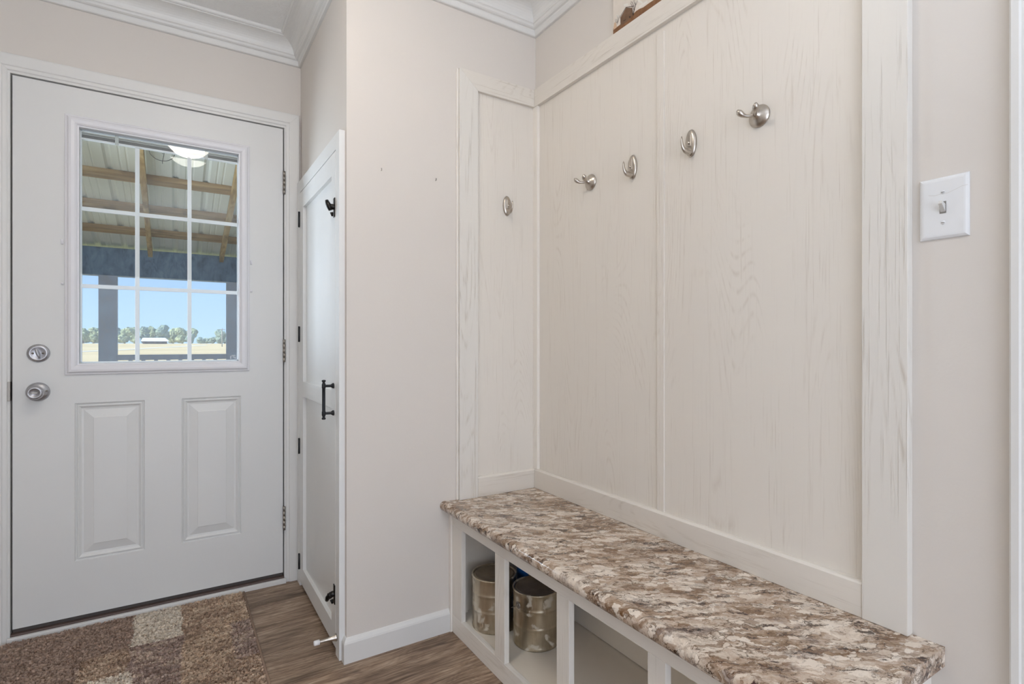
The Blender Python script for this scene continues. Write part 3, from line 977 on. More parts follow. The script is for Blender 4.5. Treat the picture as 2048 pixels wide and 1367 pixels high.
# ---------------------------------------------------------------- storage bench
XB = 0.888
bn = thing('storage_bench', 'white built-in open-front bench base holding paint cans', 'bench', (1.08, 1.15, 0))
ZT = 0.4515
FT = 0.018
bx(XB, XB + FT, 0.455, YA, 0.403, ZT).build('top_rail', M['bench_h'], bn, 0.001)
bx(XB, XB + FT, 0.455, YA, 0.0005, 0.066).build('bottom_rail', M['bench_h'], bn, 0.001)
for (a, c) in ((1.750, YA - 0.0005), (1.449, 1.509), (1.120, 1.175), (0.790, 0.841), (0.455, 0.510)):
    bx(XB, XB + FT, a, c, 0.0662, 0.4028).build('stile', M['bench'], bn, 0.001)
bx(XB + FT, XR - 0.018, 0.473, YA - 0.0125, 0.045, 0.0615).build('bottom_board', M['bench_in'], bn)
bx(XR - 0.018, XR - 0.0005, 0.473, YA - 0.0005, 0.0005, ZT).build('back_board', M['bench_in'], bn)
bx(XB + FT, XR - 0.0005, 0.455, 0.473, 0.0005, ZT).build('end_panel', M['bench'], bn)
bx(XB + FT, XR - 0.018, YA - 0.0125, YA - 0.0005, 0.0005, ZT).build('end_panel', M['bench_in'], bn)
bx(XB + FT + 0.004, XB + FT + 0.040, YA - 0.032, YA - 0.0127, 0.064, 0.40).build('corner_cleat', M['bench_in'], bn, 0.001)
bx(XR - 0.032, XR - 0.0182, 0.473, YA - 0.0127, 0.064, 0.150).build('back_cleat', M['bench_in'], bn, 0.001)
bx(0.880, XB - 0.0002, YA - 0.018, YA - 0.0003, 0.0, 0.450).build('scribe_strip', M['bench'], bn, 0.001)

# laminate top with a rolled front lip
ct = thing('countertop', 'brown and cream granite-look laminate top on the bench', 'countertop', (1.06, 1.13, 0.452))
prof = [(XR - 0.0005, 0.4520), (XR - 0.0005, 0.4902), (0.900, 0.4902), (0.886, 0.4908), (0.876, 0.4926), (0.866, 0.4938), (0.857, 0.4930), (0.850, 0.4898), (0.8455, 0.4845), (0.844, 0.4780), (0.8450, 0.4700), (0.8485, 0.4635), (0.8540, 0.4595), (0.862, 0.4580), (0.870, 0.4580), (0.870, 0.4520)]
b = MB()
b.smooth = True
b.loft([[(x, 0.434, z) for x, z in prof], [(x, YA - 0.0006, z) for x, z in prof]], True)
b.smooth = False
n_ = len(prof)
b.face(range(0, n_))
b.face(range(n_, 2 * n_))
cto = b.build('laminate_sheet', M['laminate'], ct)
md = cto.modifiers.new('smooth_angle', 'EDGE_SPLIT')
md.split_angle = math.radians(35)
b = MB()
b.poly([(x, 0.4325, z) for x, z in prof[1:]] + [(prof[0][0], 0.4325, prof[0][1])])
b.loft([[(x, 0.4325, z) for x, z in prof], [(x, 0.434, z) for x, z in prof]], True)
b.build('end_cap', M['laminate'], ct)

# ---------------------------------------------------------------- paint cans
def paint_can(label, loc, r, h, rz, dented, blue=False):
    t = thing('paint_can', label, 'paint can', (0, 0, 0), 'paint cans stored under the bench')
    n = 40
    prof = [(r * 0.985, 0.0), (r, 0.003), (r, 0.008), (r * 0.985, 0.011)]
    for k in range(1, 14):
        z = 0.011 + (h - 0.022) * k / 14
        rr_ = r * 0.985
        if k in (5, 10):
            prof += [(rr_, z - 0.003), (rr_ * 1.02, z), (rr_, z + 0.003)]
        else:
            prof.append((rr_, z))
    prof += [(r * 0.985, h - 0.010), (r * 1.02, h - 0.006), (r * 1.025, h - 0.003), (r * 1.01, h), (r * 0.95, h), (r * 0.935, h - 0.004)]
    b = MB()
    rings = []
    for rad, z in prof:
        ring = []
        for i in range(n):
            a = 2 * math.pi * i / n
            k = 1.0
            if dented and 0.012 < z < h - 0.012:
                k -= 0.07 * max(0, math.exp(-((a - 4.1) ** 2) / 0.20 - ((z - h * 0.52) ** 2) / 0.0016)) + 0.05 * max(0, math.exp(-((a - 3.5) ** 2) / 0.10 - ((z - h * 0.8) ** 2) / 0.0008))
            ring.append((rad * k * math.cos(a), rad * k * math.sin(a), z))
        rings.append(ring)
    b.smooth = True
    b.loft(rings, True, True)
    b.build('can_body', M['blue'] if blue else M['tin'], t)
    b = MB()
    b.lathe([(r * 0.94, h - 0.004), (r * 0.91, h - 0.0075), (r * 0.88, h - 0.002), (r * 0.85, h - 0.002), (r * 0.82, h - 0.005), (r * 0.3, h - 0.0055), (0.0001, h - 0.005)], Matrix.Identity(4), n)
    b.build('can_lid', M['bluedark'] if blue else M['lid'], t)
    for s_ in (0, math.pi):
        d = Vector((math.cos(s_), math.sin(s_), 0))
        b = MB()
        b.lathe([(0.011, -0.001), (0.011, 0.002), (0.008, 0.003), (0.0075, 0.0015), (0.004, 0.0015), (0.0038, 0.0045), (0.0001, 0.005)], T(d * r * 0.985 + Vector((0, 0, h * 0.76))) @ toward(d), 18)
        b.build('handle_ear', M['steel'], t)
    b = MB()
    pts = []
    for k in range(17):
        a = math.pi * k / 16
        pts.append((math.cos(a) * r * 1.05, -math.sin(a) * r * 1.10, h * 0.76 - math.sin(a) * 0.055))
    b.tube(pts, 0.0013, 8)
    b.build('wire_bail', M['steel'], t)
    t.location = loc
    t.rotation_euler = (0, 0, rz)
    return t
paint_can('dented silver paint can behind the first opening, streaked with cream paint', (0.992, 1.690, 0.0617), 0.081, 0.188, math.radians(82), True)
paint_can('smooth silver paint can in the second opening with a brown drip', (1.060, 1.520, 0.0617), 0.080, 0.188, math.radians(185), False)
paint_can('bright blue paint tub standing behind the two silver cans', (1.157, 1.659, 0.0617), 0.074, 0.245, math.radians(40), False, True)

# ---------------------------------------------------------------- coat hooks
def hook_double(label):
    """round domed base with two upswept prongs; local +z points off the wall, +y up"""
    t = thing('coat_hook', label, 'hook', (0, 0, 0), 'coat hooks on the panelling')
    b = MB()
    b.lathe([(0.0285, 0.0), (0.0290, 0.002), (0.0280, 0.004), (0.0245, 0.0078), (0.0190, 0.0110), (0.0130, 0.0138), (0.0090, 0.0170), (0.0075, 0.0230), (0.0001, 0.0270)], Matrix.Identity(4), 36, True)
    b.build('base_plate', M['nickel'], t)
    for s_ in (-1, 1):
        b = MB()
        pts, rad = [], []
        for k in range(12):
            u = k / 11
            pts.append((s_ * (0.002 + 0.024 * u ** 1.1), -0.006 * math.sin(math.pi * u * 0.75) + 0.016 * u ** 3, 0.020 + 0.036 * u))
            rad.append(0.0044 + 0.0036 * math.exp(-((u - 0.82) / 0.18) ** 2) - (0.003 if k == 11 else 0))
        b.tube(pts, rad, 12)
        b.build('prong', M['nickel'], t)
    return t

def hook_single(label):
    t = thing('coat_hook', label, 'hook', (0, 0, 0), 'coat hooks on the panelling')
    b = MB()
    b.lathe([(0.0185, 0.0), (0.0190, 0.002), (0.0182, 0.005), (0.0165, 0.0075), (0.0125, 0.0092), (0.0001, 0.0102)], Matrix.Identity(4), 36, True, sy=2.12)
    b.build('base_plate', M['nickel'], t)
    b = MB()
    b.box(-0.0068, 0.0068, -0.012, 0.024, 0.006, 0.0125)
    b.build('raised_tab', M['nickel'], t, 0.002)
    b = MB()
    b.lathe([(0.0042, 0.0), (0.0042, 0.003), (0.0025, 0.0045), (0.0001, 0.005)], T((0, -0.001, 0.0122)), 14)
    b.build('screw', M['nickel'], t)
    b = MB()
    pts, rad = [], []
    for k in range(14):
        u = k / 13
        a = -0.5 * math.pi * (1 - u * 1.0)
        pts.append((0, -0.027 + 0.038 * max(0.0, (u - 0.35) / 0.65) ** 1.5, 0.006 + 0.037 * math.sin(min(1, u * 1.1) * math.pi / 2)))
        rad.append(0.0066 * (1 - u) + 0.0034 - (0.0018 if k == 13 else 0))
    b.tube(pts, rad, 12, 0.75)
    b.build('curved_prong', M['nickel'], t)
    return t

def on_wall(o, loc, normal):
    z = Vector(normal)
    yv = Vector((0, 0, 1))
    xv = yv.cross(z)
    m = Matrix((xv, yv, z)).transposed()
    o.location = loc
    o.rotation_euler = m.to_euler()
    return o

h4 = hook_double('nickel double-prong coat hook nearest the light switch')
on_wall(h4, (XP, 0.8235, 1.673), (-1, 0, 0))
h1 = copy_tree(h4)
h1['label'] = 'nickel double-prong coat hook near the inner corner of the panelling'
on_wall(h1, (XP, 1.484, 1.6715), (-1, 0, 0))
h3 = hook_single('nickel single-prong coat hook right of the panel joint')
on_wall(h3, (XP, 1.038, 1.671), (-1, 0, 0))
h2 = copy_tree(h3)
h2['label'] = 'nickel single-prong coat hook left of the panel joint'
on_wall(h2, (XP, 1.2735, 1.6675), (-1, 0, 0))
h0 = copy_tree(h3)
h0['label'] = 'nickel single-prong coat hook alone on the narrow panel'
on_wall(h0, (1.137, 1.8375, 1.6430), (0, -1, 0))

# ---------------------------------------------------------------- light switch
sw = thing('light_switch', 'white light switch plate with one toggle and a hairline crack', 'light switch', (XR, 0.4335, 1.353))
tr_s = lambda u, wv, d: (XR - d, u, wv)
MB().rect_rings(0.3935, 0.4735, 1.2925, 1.4140, [(0.0, 0.0), (0.0, 0.002), (0.0015, 0.0042), (0.005, 0.0062), (0.008, 0.0066)], tr_s).build('cover_plate', M['plate'], sw)
b = MB()
b.box(XR - 0.0072, XR - 0.0066, 0.4285, 0.4390, 1.3415, 1.3650)
b.build('toggle_slot', M['slot'], sw)
b = MB()
b.loft([[(XR - 0.0066, 0.4295, 1.3440), (XR - 0.0066, 0.4380, 1.3440), (XR - 0.0066, 0.4380, 1.3595), (XR - 0.0066, 0.4295, 1.3595)],
        [(XR - 0.0200, 0.4305, 1.3590), (XR - 0.0200, 0.4370, 1.3590), (XR - 0.0180, 0.4370, 1.3650), (XR - 0.0180, 0.4305, 1.3650)]], True, False, True)
b.build('toggle', M['toggle'], sw, 0.0008)
for z_ in (1.3830, 1.3235):
    MB().lathe([(0.0036, 0.0060), (0.0036, 0.0072), (0.0001, 0.0078)], T((XR, 0.4335, z_)) @ lf_, 16).build('screw', M['plate'], sw)
    bx(XR - 0.0081, XR - 0.0074, 0.4308, 0.4362, z_ - 0.0006, z_ + 0.0006).build('screw_slot', M['slot'], sw)
b = MB()
cr_pts = [(0.4575, 1.3815), (0.4470, 1.3790), (0.4365, 1.3805), (0.4260, 1.3800), (0.4150, 1.3835), (0.4040, 1.3880), (0.3945, 1.3885)]
for (p, q) in zip(cr_pts, cr_pts[1:]):
    b.poly([(XR - 0.00672, p[0], p[1] - 0.00022), (XR - 0.00672, q[0], q[1] - 0.00022), (XR - 0.00672, q[0], q[1] + 0.00022), (XR - 0.00672, p[0], p[1] + 0.00022)])
b.build('crack', M['screw'], sw)

# casing of the next doorway at the right edge
tr5 = setting('trim_5', 'glossy white door casing at the right of the light switch', (XR, 0.3, 0))
b = MB()
cp = [(XR, 0.333), (XR - 0.015, 0.333), (XR - 0.018, 0.330), (XR - 0.018, 0.3195), (XR - 0.014, 0.317), (XR - 0.012, 0.300), (XR - 0.010, 0.262), (XR, 0.262)]
b.loft([[(x, yv, 0.0) for x, yv in cp], [(x, yv, 2.14) for x, yv in cp]], True, True, True)
b.build('casing_board', M['trim'], tr5)

# ---------------------------------------------------------------- small landscape picture standing on the rail
pc = thing('landscape_picture', 'frameless painting of a brown hillside farm on the panelling rail', 'picture', (1.276, 1.06, 2.1395))
PXF = 1.2715
bx(PXF, XR - 0.0003, 0.74, 1.3615, 2.1395, 2.335).build('canvas', M['canvas'], pc)
def flat(pts, lay):
    return [(PXF - 0.0002 * lay, a, c) for a, c in pts]
b = MB()
b.poly(flat([(1.3614, 2.1397), (1.3614, 2.1658), (1.3428, 2.1619), (1.3245, 2.1623), (1.2917, 2.1600), (1.2543, 2.1692), (1.2388, 2.1682), (1.2223, 2.1645), (1.1992, 2.1648), (1.1806, 2.1640), (1.15, 2.1620), (1.05, 2.166), (0.95, 2.160), (0.85, 2.164), (0.742, 2.158), (0.742, 2.1397)], 1))
b.build('painted_hill', M['hill'], pc, recalc=False)
b = MB()
b.poly(flat([(1.3253, 2.158), (1.326, 2.1845), (1.2991, 2.2044), (1.2714, 2.1886), (1.2685, 2.1632), (1.2917, 2.1560)], 2))
b.build('painted_barn', M['barnp'], pc, recalc=False)
b = MB()
b.poly(flat([(1.3605, 2.160), (1.356, 2.1826), (1.3474, 2.1804), (1.3428, 2.1610)], 2))
b.build('painted_hay', M['hayp'], pc, recalc=False)
for (q0, q1) in (((1.240, 2.172), (1.205, 2.170)), ((1.250, 2.20), (1.225, 2.176)), ((1.21, 2.205), (1.19, 2.170)), ((1.31, 2.215), (1.29, 2.206)), ((1.345, 2.20), (1.335, 2.188))):
    b = MB()
    b.poly(flat([(q0[0], q0[1]), (q1[0], q1[1]), (q1[0], q1[1] + 0.008), (q0[0], q0[1] + 0.007)], 1))
    b.build('painted_wash', M['snowp'], pc, recalc=False)
b = MB()
def stroke(pts, w0, w1=None):
    w1 = w0 if w1 is None else w1
    n = len(pts)
    for k in range(n - 1):
        p, q = Vector(pts[k]), Vector(pts[k + 1])
        d = (q - p).normalized()
        nn = Vector((-d.y, d.x))
        wa = w0 + (w1 - w0) * k / max(1, n - 1)
        wb_ = w0 + (w1 - w0) * (k + 1) / max(1, n - 1)
        b.poly(flat([p + nn * wa, q + nn * wb_, q - nn * wb_, p - nn * wa], 3))
stroke([(1.3291, 2.1861), (1.3006, 2.2057), (1.2628, 2.1900)], 0.0009)
stroke([(1.3255, 2.185), (1.3250, 2.160)], 0.0006)
stroke([(1.2671, 2.1614), (1.2642, 2.1713), (1.26, 2.1826), (1.2557, 2.1906), (1.2585, 2.1994)], 0.0022, 0.0008)
stroke([(1.2628, 2.1758), (1.2671, 2.1915), (1.27, 2.2035), (1.2772, 2.2137)], 0.0009, 0.0004)
stroke([(1.2571, 2.1883), (1.2501, 2.1948), (1.2472, 2.2005)], 0.0007, 0.0004)
stroke([(1.2671, 2.1624), (1.27, 2.1795), (1.2728, 2.1967), (1.2801, 2.211)], 0.0012, 0.0004)
stroke([(1.2642, 2.19), (1.2614, 2.203), (1.2628, 2.2142)], 0.0007, 0.0004)
stroke([(1.2700, 2.2035), (1.2650, 2.2100), (1.2640, 2.2180)], 0.0005, 0.0003)
for q in ([(1.3397, 2.169), (1.3397, 2.1776), (1.3459, 2.1904)], [(1.3397, 2.1722), (1.3336, 2.1841), (1.3321, 2.1962)], [(1.3413, 2.1751), (1.349, 2.1834), (1.3505, 2.1928)], [(1.3382, 2.1757), (1.3382, 2.1908), (1.3428, 2.2018)]):
    stroke(q, 0.0005, 0.0003)
b.poly(flat([(1.2859, 2.169), (1.2786, 2.1653), (1.2786, 2.16), (1.2844, 2.162)], 3))
b.poly(flat([(1.3125, 2.1675), (1.3006, 2.1665), (1.3006, 2.1640), (1.3125, 2.1650)], 3))
b.build('painted_branches', M['inkp'], pc, recalc=False)

# ---------------------------------------------------------------- rug
rg = thing('rug', 'brown and beige patchwork pile rug in front of the entry door', 'rug', (-0.13, 2.0, 0))
RX0, RX1, RY0, RY1 = -0.535, 0.252, 1.35, 2.592
rc = 0.045
out = []
for (cx_, cy_, a0) in ((RX1 - 0.008, RY1 - 0.008, 0), (RX0 + rc, RY1 - rc, 90), (RX0 + rc, RY0 + rc, 180), (RX1 - rc, RY0 + rc, 270)):
    r_ = 0.008 if a0 == 0 else rc
    for k in range(7):
        a = math.radians(a0 + 15 * k)
        out.append((cx_ + r_ * math.cos(a), cy_ + r_ * math.sin(a)))
b = MB()
b.loft([[(x, yv, 0.0004) for x, yv in out], [(x, yv, 0.006) for x, yv in out]], True, True, True)
b.build('backing', M['rugbase'], rg)
rs = np.random.RandomState(4)
CELL = 0.1525
pal = {'d': (186, 163, 147), 'l': (236, 225, 209), 'm': (202, 177, 154), 't': (208, 184, 160), 'p': (190, 168, 156)}
# patches read from the photograph: columns left to right, rows from the door towards the camera
layout = ["ddlmt", "dmptp", "tlptm", "mltpm", "dmtlm"]
def patch(x, yv):
    c = int(math.floor((x - RX0) / 0.1350)) if x < -0.129 else 3 + int(math.floor((x + 0.129) / CELL)) - 0
    c = {0: 0, 1: 0, 2: 1}.get(c, c - 1)
    r_ = int((RY1 - yv) / 0.272)
    c = min(max(c, 0), 4)
    r_ = min(max(r_, 0), 4)
    if yv < 2.155 and -0.335 < x < -0.118:
        return 'l'
    return layout[r_][c]
TS = 0.0044
nx, ny = int((RX1 - RX0) / TS), int((RY1 - RY0) / TS)
V, Fc, Cc = [], [], []
for i in range(nx):
    for j in range(ny):
        x = RX0 + (i + 0.5 + rs.uniform(-.35, .35)) * TS
        yv = RY0 + (j + 0.5 + rs.uniform(-.35, .35)) * TS
        if x < RX0 + rc and yv > RY1 - rc and math.hypot(x - RX0 - rc, yv - RY1 + rc) > rc:
            continue
        wx = x + 0.012 * mnoise.noise((x * 14, yv * 14, 3.3))
        wy = yv + 0.012 * mnoise.noise((x * 14, yv * 14, 8.1))
        k = patch(wx, wy)
        base = np.array(pal[k], float)
        nz = mnoise.fractal((x * 16, yv * 52, 0.5), 0.7, 2.1, 4)
        nz2 = mnoise.noise((x * 60, yv * 90, 5.0))
        if k in 'mtp':
            fl_ = max(0.0, min(1.0, nz * 2.2 - 0.05))
            base = base * (1 - 0.55 * fl_) + np.array((236, 218, 194)) * 0.55 * fl_
            dk = max(0.0, min(1.0, -nz * 1.8 - 0.1))
            base = base * (1 - 0.35 * dk) + np.array((138, 114, 98)) * 0.35 * dk
        elif k == 'd':
            fl_ = max(0.0, min(1.0, nz * 1.6 - 0.1))
            base = base * (1 - 0.35 * fl_) + np.array((200, 176, 152)) * 0.35 * fl_
        base = base * (1 + 0.10 * nz2 + rs.uniform(-0.06, 0.06))
        a = rs.uniform(0, math.pi)
        wv = TS * 0.95
        dx, dy = math.cos(a) * wv, math.sin(a) * wv
        hh = 0.0125 + rs.uniform(-0.003, 0.002)
        lx, ly = rs.uniform(-.004, .004), rs.uniform(-.005, .002)
        n0 = len(V)
        V += [(x - dx, yv - dy, 0.005), (x + dx, yv + dy, 0.005), (x + dx * .7 + lx, yv + dy * .7 + ly, hh), (x - dx * .7 + lx, yv - dy * .7 + ly, hh)]
        Fc.append((n0, n0 + 1, n0 + 2, n0 + 3))
        Cc.append(lin(np.clip(base, 0, 255)) + (1.0,))
me = bpy.data.meshes.new('pile')
me.from_pydata(V, [], Fc)
ca = me.color_attributes.new('tuft_colour', 'FLOAT_COLOR', 'CORNER')
ca.data.foreach_set('color', np.repeat(np.array(Cc, dtype=np.float32), 4, axis=0).ravel())
xr = NT('rug_pile')
at = xr.n('ShaderNodeAttribute', attribute_name='tuft_colour')
xr.fin(at.outputs['Color'], 0.95, spec=0.1)
me.materials.append(xr.m)
po = bpy.data.objects.new('pile', me)
COL.objects.link(po)
po.parent = rg
po.location = (0.13, -2.0, 0)
po['kind'] = 'stuff'
# dark bound edge along the right side
b = MB()
b.tube([(RX1 + 0.001, RY0 + 0.05, 0.0055), (RX1 + 0.003, 1.9, 0.0055), (RX1 + 0.0035, RY1 - 0.004, 0.0055)], 0.005, 8)
b.build('bound_edge', M['rugbase'], rg)

# ---------------------------------------------------------------- ceiling lamp (seen mirrored in the door glass)
lamp = thing('ceiling_light', 'frosted glass dome ceiling light mirrored in the door glass', 'ceiling light', (0.083, 1.11, ZC))
b = MB()
b.lathe([(0.085, -0.0), (0.088, -0.012), (0.075, -0.022), (0.02, -0.024), (0.0001, -0.024)], T((0.083, 1.11, ZC)), 36)
b.build('mounting_ring', M['nickel'], lamp)
b = MB()
pr = []
for k in range(13):
    t = k / 12 * math.pi / 2
    pr.append((0.0001 + 0.132 * math.cos(t) if k < 12 else 0.0001, ZC - 0.026 - 0.112 * math.sin(t)))
b.lathe(pr, T((0.083, 1.11, 0)), 40)
b.build('glass_dome', M['lamp'], lamp)
b = MB()
b.lathe([(0.0001, -0.024), (0.004, -0.024), (0.004, -0.136), (0.009, -0.138), (0.009, -0.144), (0.005, -0.152), (0.0001, -0.154)], T((0.083, 1.11, ZC)), 16)
b.build('finial', M['nickel'], lamp)

# ---------------------------------------------------------------- porch
YP = 7.0
roof_z = lambda yv: 3.23 - 0.25 * (yv - 2.62)
pf = tag(bx(-4.0, 4.0, YB + 0.121, YP + 0.3, -0.16, -0.03).build('porch_floor', M['deck']), 'grey board porch floor outside the door', None, None, 'structure')
ph_ = setting('porch_roof', 'open porch roof of pale metal sheets on yellow rafters', (0, 4.8, 2.6))
def roof_sheet(x0, x1):
    pr_ = []
    x = x0
    P_ = 0.2286
    while x < x1 - 1e-6:
        pr_ += [(x, 0.0), (x + 0.045, 0.0), (x + 0.062, 0.020), (x + 0.084, 0.020), (x + 0.101, 0.0), (x + 0.143, 0.0), (x + 0.148, 0.004), (x + 0.156, 0.004), (x + 0.161, 0.0), (x + 0.19, 0.0), (x + 0.195, 0.004), (x + 0.203, 0.004), (x + 0.208, 0.0)]
        x += P_
    pr_.append((x1, 0.0))
    lo = [[(xx, yv, roof_z(yv) + hh + 0.001) for xx, hh in pr_] for yv in (YB + 0.125, YP + 0.45)]
    up = [[(xx, yv, roof_z(yv) + hh + 0.003) for xx, hh in pr_] for yv in (YB + 0.125, YP + 0.45)]
    b = MB()
    b.loft(lo, False)
    b.loft(up, False)
    return b.build('roof_sheet', M['roof'], ph_, recalc=False)
for k in range(8):
    roof_sheet(-3.72 + k * 0.9144, -3.72 + (k + 1) * 0.9144)
for yv in (2.85, 3.35, 3.86, 4.39, 4.92, 5.46, 6.01, 6.53):
    b = MB()
    h0, h1 = roof_z(yv), roof_z(yv + 0.09)
    b.loft([[(-3.7, yv, h0), (-3.7, yv + 0.09, h1), (-3.7, yv + 0.09, h1 - 0.042), (-3.7, yv, h0 - 0.042)], [(3.6, yv, h0), (3.6, yv + 0.09, h1), (3.6, yv + 0.09, h1 - 0.042), (3.6, yv, h0 - 0.042)]], True, True, True)
    b.build('purlin', M['wood_x'], ph_)
for k in range(-5, 6):
    xv = -0.217 + k * 0.672
    b = MB()
    w_ = 0.020
    ya, yb = YB + 0.13, YP - 0.07
    za, zb_ = roof_z(ya) - 0.043, roof_z(yb) - 0.043
    b.loft([[(xv - w_, ya, za), (xv + w_, ya, za), (xv + w_, ya, za - 0.09), (xv - w_, ya, za - 0.09)], [(xv - w_, yb, zb_), (xv + w_, yb, zb_), (xv + w_, yb, zb_ - 0.09), (xv - w_, yb, zb_ - 0.09)]], True, True, True)
    b.build('rafter', M['wood'], ph_)
bx(-3.7, 3.6, YP - 0.07, YP + 0.07, 1.800, 2.09).build('beam', M['beam'], ph_, 0.004)
for xv in (-0.585, 0.588, -2.3, 2.3, -3.6, 3.5):
    bx(xv - 0.076, xv + 0.076, YP - 0.076, YP + 0.076, -0.03, 1.80).build('post', M['post'], ph_, 0.004)
prl = setting('porch_railing', 'dark porch rail between the two posts', (0, YP, 0.9))
for (xa, xb_) in ((-0.508, 0.511), (0.665, 2.22)):
    bx(xa, xb_, YP - 0.045, YP + 0.045, 0.915, 0.972).build('rail', M['post'], prl, 0.004)
    bx(xa, xb_, YP - 0.02, YP + 0.02, 0.10, 0.19).build('rail', M['post'], prl, 0.004)
    for k in range(1, 9):
        xx = xa + (xb_ - xa) * k / 9
        bx(xx - 0.018, xx + 0.018, YP - 0.018, YP + 0.018, 0.19, 0.915).build('baluster', M['post'], prl)
# wire plant hanger below the porch roof
wh = thing('wire_hanger', 'thin dark wire hoop with a hook hanging under the porch roof', 'wire hanger', (-0.075, 4.6, 2.48))
b = MB()
pts = [(-0.075 + 0.078 * math.cos(a), 4.6 + 0.078 * math.sin(a) * 0.35, 2.475 + 0.078 * math.sin(a)) for a in [math.radians(180 + 10 * k) for k in range(37)]]
b.tube(pts, 0.0022, 6)
b.build('hoop', M['wire'], wh)
b = MB()
b.tube([(-0.075, 4.6, 2.69), (-0.075, 4.6, 2.50), (-0.085, 4.6, 2.47), (-0.07, 4.6, 2.455), (-0.06, 4.6, 2.475), (-0.065, 4.6, 2.44), (-0.072, 4.6, 2.40), (-0.072, 4.6, 2.385)], 0.0022, 6)
b.build('hook_wire', M['wire'], wh)

# ---------------------------------------------------------------- field, trees, barn
def gz(yv):
    """the field rises gently from the porch to the far trees"""
    return -0.45 if yv < 12 else (-0.45 + 0.00841 * (yv - 12) if yv < 220 else 1.30 + 0.0004 * (yv - 220))
b = MB()
fy = [YB + 0.2, 12, 40, 80, 120, 160, 220, 400, 900]
b.loft([[(-400, yv, gz(yv)) for yv in fy], [(400, yv, gz(yv)) for yv in fy]], False)
b.loft([[(-400, fy[0], gz(fy[0])), (400, fy[0], gz(fy[0]))], [(-400, fy[0], -2.0), (400, fy[0], -2.0)]], False)
tag(b.build('field', M['field'], recalc=False), 'wide dry grass field beyond the porch', None, None, 'structure')
b = MB()
pth = [(-40, 62, 5), (-22, 74, 4.5), (-9.85, 84, 4), (-6.8, 93.6, 4), (-0.7, 124, 5), (7, 160, 6)]
b.loft([[(x, yv - q, gz(yv - q) + 0.03) for x, yv, q in pth], [(x, yv + q, gz(yv + q) + 0.03) for x, yv, q in pth]], False)
tag(b.build('path', M['path'], recalc=False), 'pale gravel track curving across the field', None, None, 'structure')

def ico(sub):
    bm = bmesh.new()
    bmesh.ops.create_icosphere(bm, subdivisions=sub, radius=1.0)
    vs = [v.co.copy() for v in bm.verts]
    fs = [tuple(v.index for v in f.verts) for f in bm.faces]
    bm.free()
    return vs, fs
IV, IF = ico(3)
def tree(x, yv, h, w, mat, label, group, sd):
    GZ = gz(yv) - 0.05
    t = thing('tree', label, 'tree', (x, yv, GZ), group)
    r_ = random.Random(sd)
    b = MB()
    b.tube([(x, yv, GZ), (x + 0.1, yv, GZ + h * 0.3), (x, yv, GZ + h * 0.6)], [0.30, 0.22, 0.10], 7)
    b.build('trunk', M['bark'], t)
    b = MB()
    for k in range(7):
        a = r_.uniform(0, 6.28)
        rad = r_.uniform(0.0, 0.33) * w
        cz = GZ + h * (0.22 + 0.50 * k / 6 + r_.uniform(-0.04, 0.06))
        cx_, cy_ = x + rad * math.cos(a), yv + rad * math.sin(a)
        sr = w * r_.uniform(0.22, 0.34)
        sz = h * r_.uniform(0.20, 0.27)
        n0 = len(b.v)
        for v in IV:
            d = 1 + 0.34 * mnoise.fractal((v.x * 2.2 + k * 3.1 + sd, v.y * 2.2, v.z * 2.2), 0.8, 2.2, 4)
            b.v.append((cx_ + v.x * sr * d, cy_ + v.y * sr * d, max(GZ + 0.2, cz + v.z * sz * d)))
        for f in IF:
            b.face([n0 + i for i in f])
    b.build('foliage', mat, t, recalc=False)

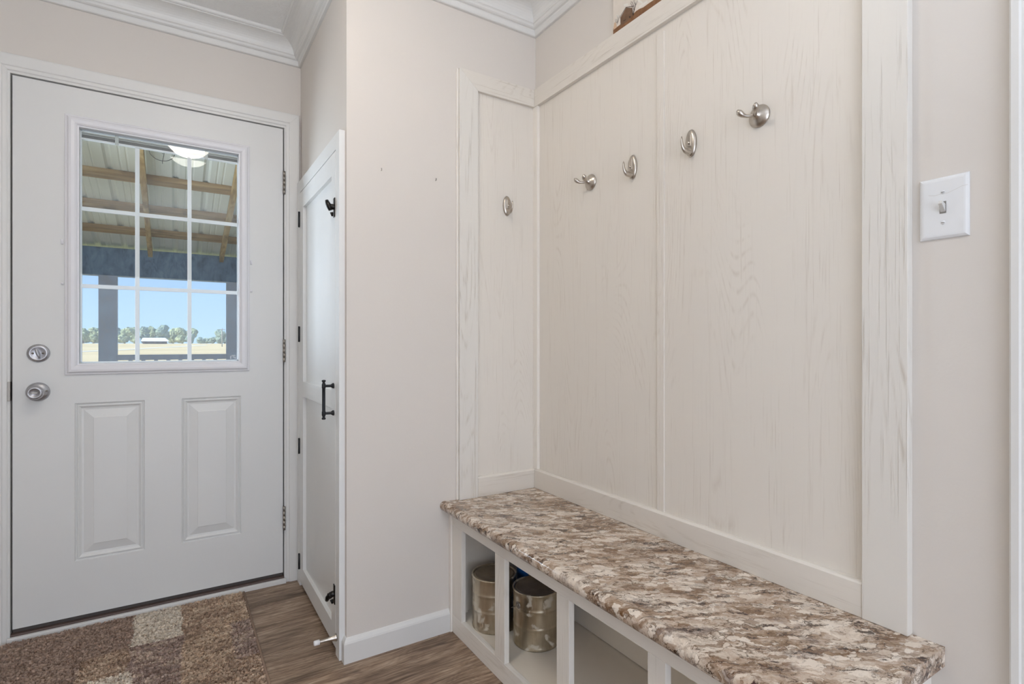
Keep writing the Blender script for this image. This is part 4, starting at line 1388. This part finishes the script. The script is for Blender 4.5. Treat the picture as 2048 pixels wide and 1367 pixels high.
at220 = lambda px: (-25.6941 + (px - 160) * (45.351 / 315.0))
rt = random.Random(11)
G1 = 'trees in the far row beyond the field'
k = 0
for px in range(146, 392, 19):
    hgt = 6.1 + rt.uniform(-0.6, 1.1) - (0.0 if 225 < px < 345 else 0.8)
    yv = (224 if k % 2 else 232) + rt.uniform(-1, 1)
    tree(at220(px) * yv / 220, yv, hgt, 4.4 + rt.uniform(-0.3, 0.3), M['fol_a'] if rt.random() < 0.6 else M['fol_b'], 'hazy green tree in the unbroken far row behind the barn', G1, k)
    k += 1
for px in range(394, 490, 13):
    yv = (298 if k % 2 else 308) + rt.uniform(-1, 1)
    tree(at220(px) * yv / 220, yv, 3.2 + rt.uniform(-0.5, 0.6), 4.4, M['fol_b'], 'low distant tree in the thin far line behind the pole', 'low distant trees behind the pole', 50 + k)
    k += 1
tree(at220(437) * 0.98, 215, 5.2, 4.2, M['fol_b'], 'tall round tree standing apart on the field near the pole', None, 120)
tree(at220(465) * 0.97, 214, 4.6, 3.2, M['fol_b'], 'shorter round tree beside the tall one by the porch post', None, 131)
tree(at220(372) * 0.97, 213, 3.6, 3.0, M['fol_b'], 'small dark tree at the end of the far row', None, 140)

bs = 205.0
GZ = gz(205.0)
bnx = at220(300) * bs / 220
br = thing('barn', 'low dark barn with a silver metal roof before the trees', 'barn', (bnx, bs, GZ))
bw, bd = 3.2, 5.0
bx(bnx - bw, bnx + bw, bs - bd / 2, bs + bd / 2, GZ, GZ + 0.85).build('walls', M['barnwall'], br)
b = MB()
b.loft([[(bnx - bw - 0.5, bs - bd / 2 - 0.6, GZ + 0.80), (bnx - bw - 0.1, bs, GZ + 1.95), (bnx - bw - 0.5, bs + bd / 2 + 0.6, GZ + 0.80)], [(bnx + bw + 0.7, bs - bd / 2 - 0.6, GZ + 0.80), (bnx + bw - 0.5, bs, GZ + 1.95), (bnx + bw + 0.7, bs + bd / 2 + 0.6, GZ + 0.80)]], True, True, True)
b.build('roof', M['tinroof'], br)
for k in range(4):
    xx = bnx - bw + 0.4 + k * 1.5
    bx(xx, xx + 1.0, bs - bd / 2 - 0.05, bs - bd / 2, GZ, GZ + 0.7).build('open_bay', M['dark'], br)
px_, py_ = 8.7, 130.6
GZ = gz(py_)
pl = thing('utility_pole', 'thin grey pole standing on the field before the trees', 'pole', (px_, py_, GZ))
b = MB()
b.tube([(px_, py_, GZ - 0.1), (px_, py_, GZ + 4.0)], [0.11, 0.08], 8)
b.build('shaft', M['pole'], pl)
bx(px_ - 0.6, px_ + 0.6, py_ - 0.06, py_ + 0.06, GZ + 3.6, GZ + 3.72).build('cross_arm', M['pole'], pl)
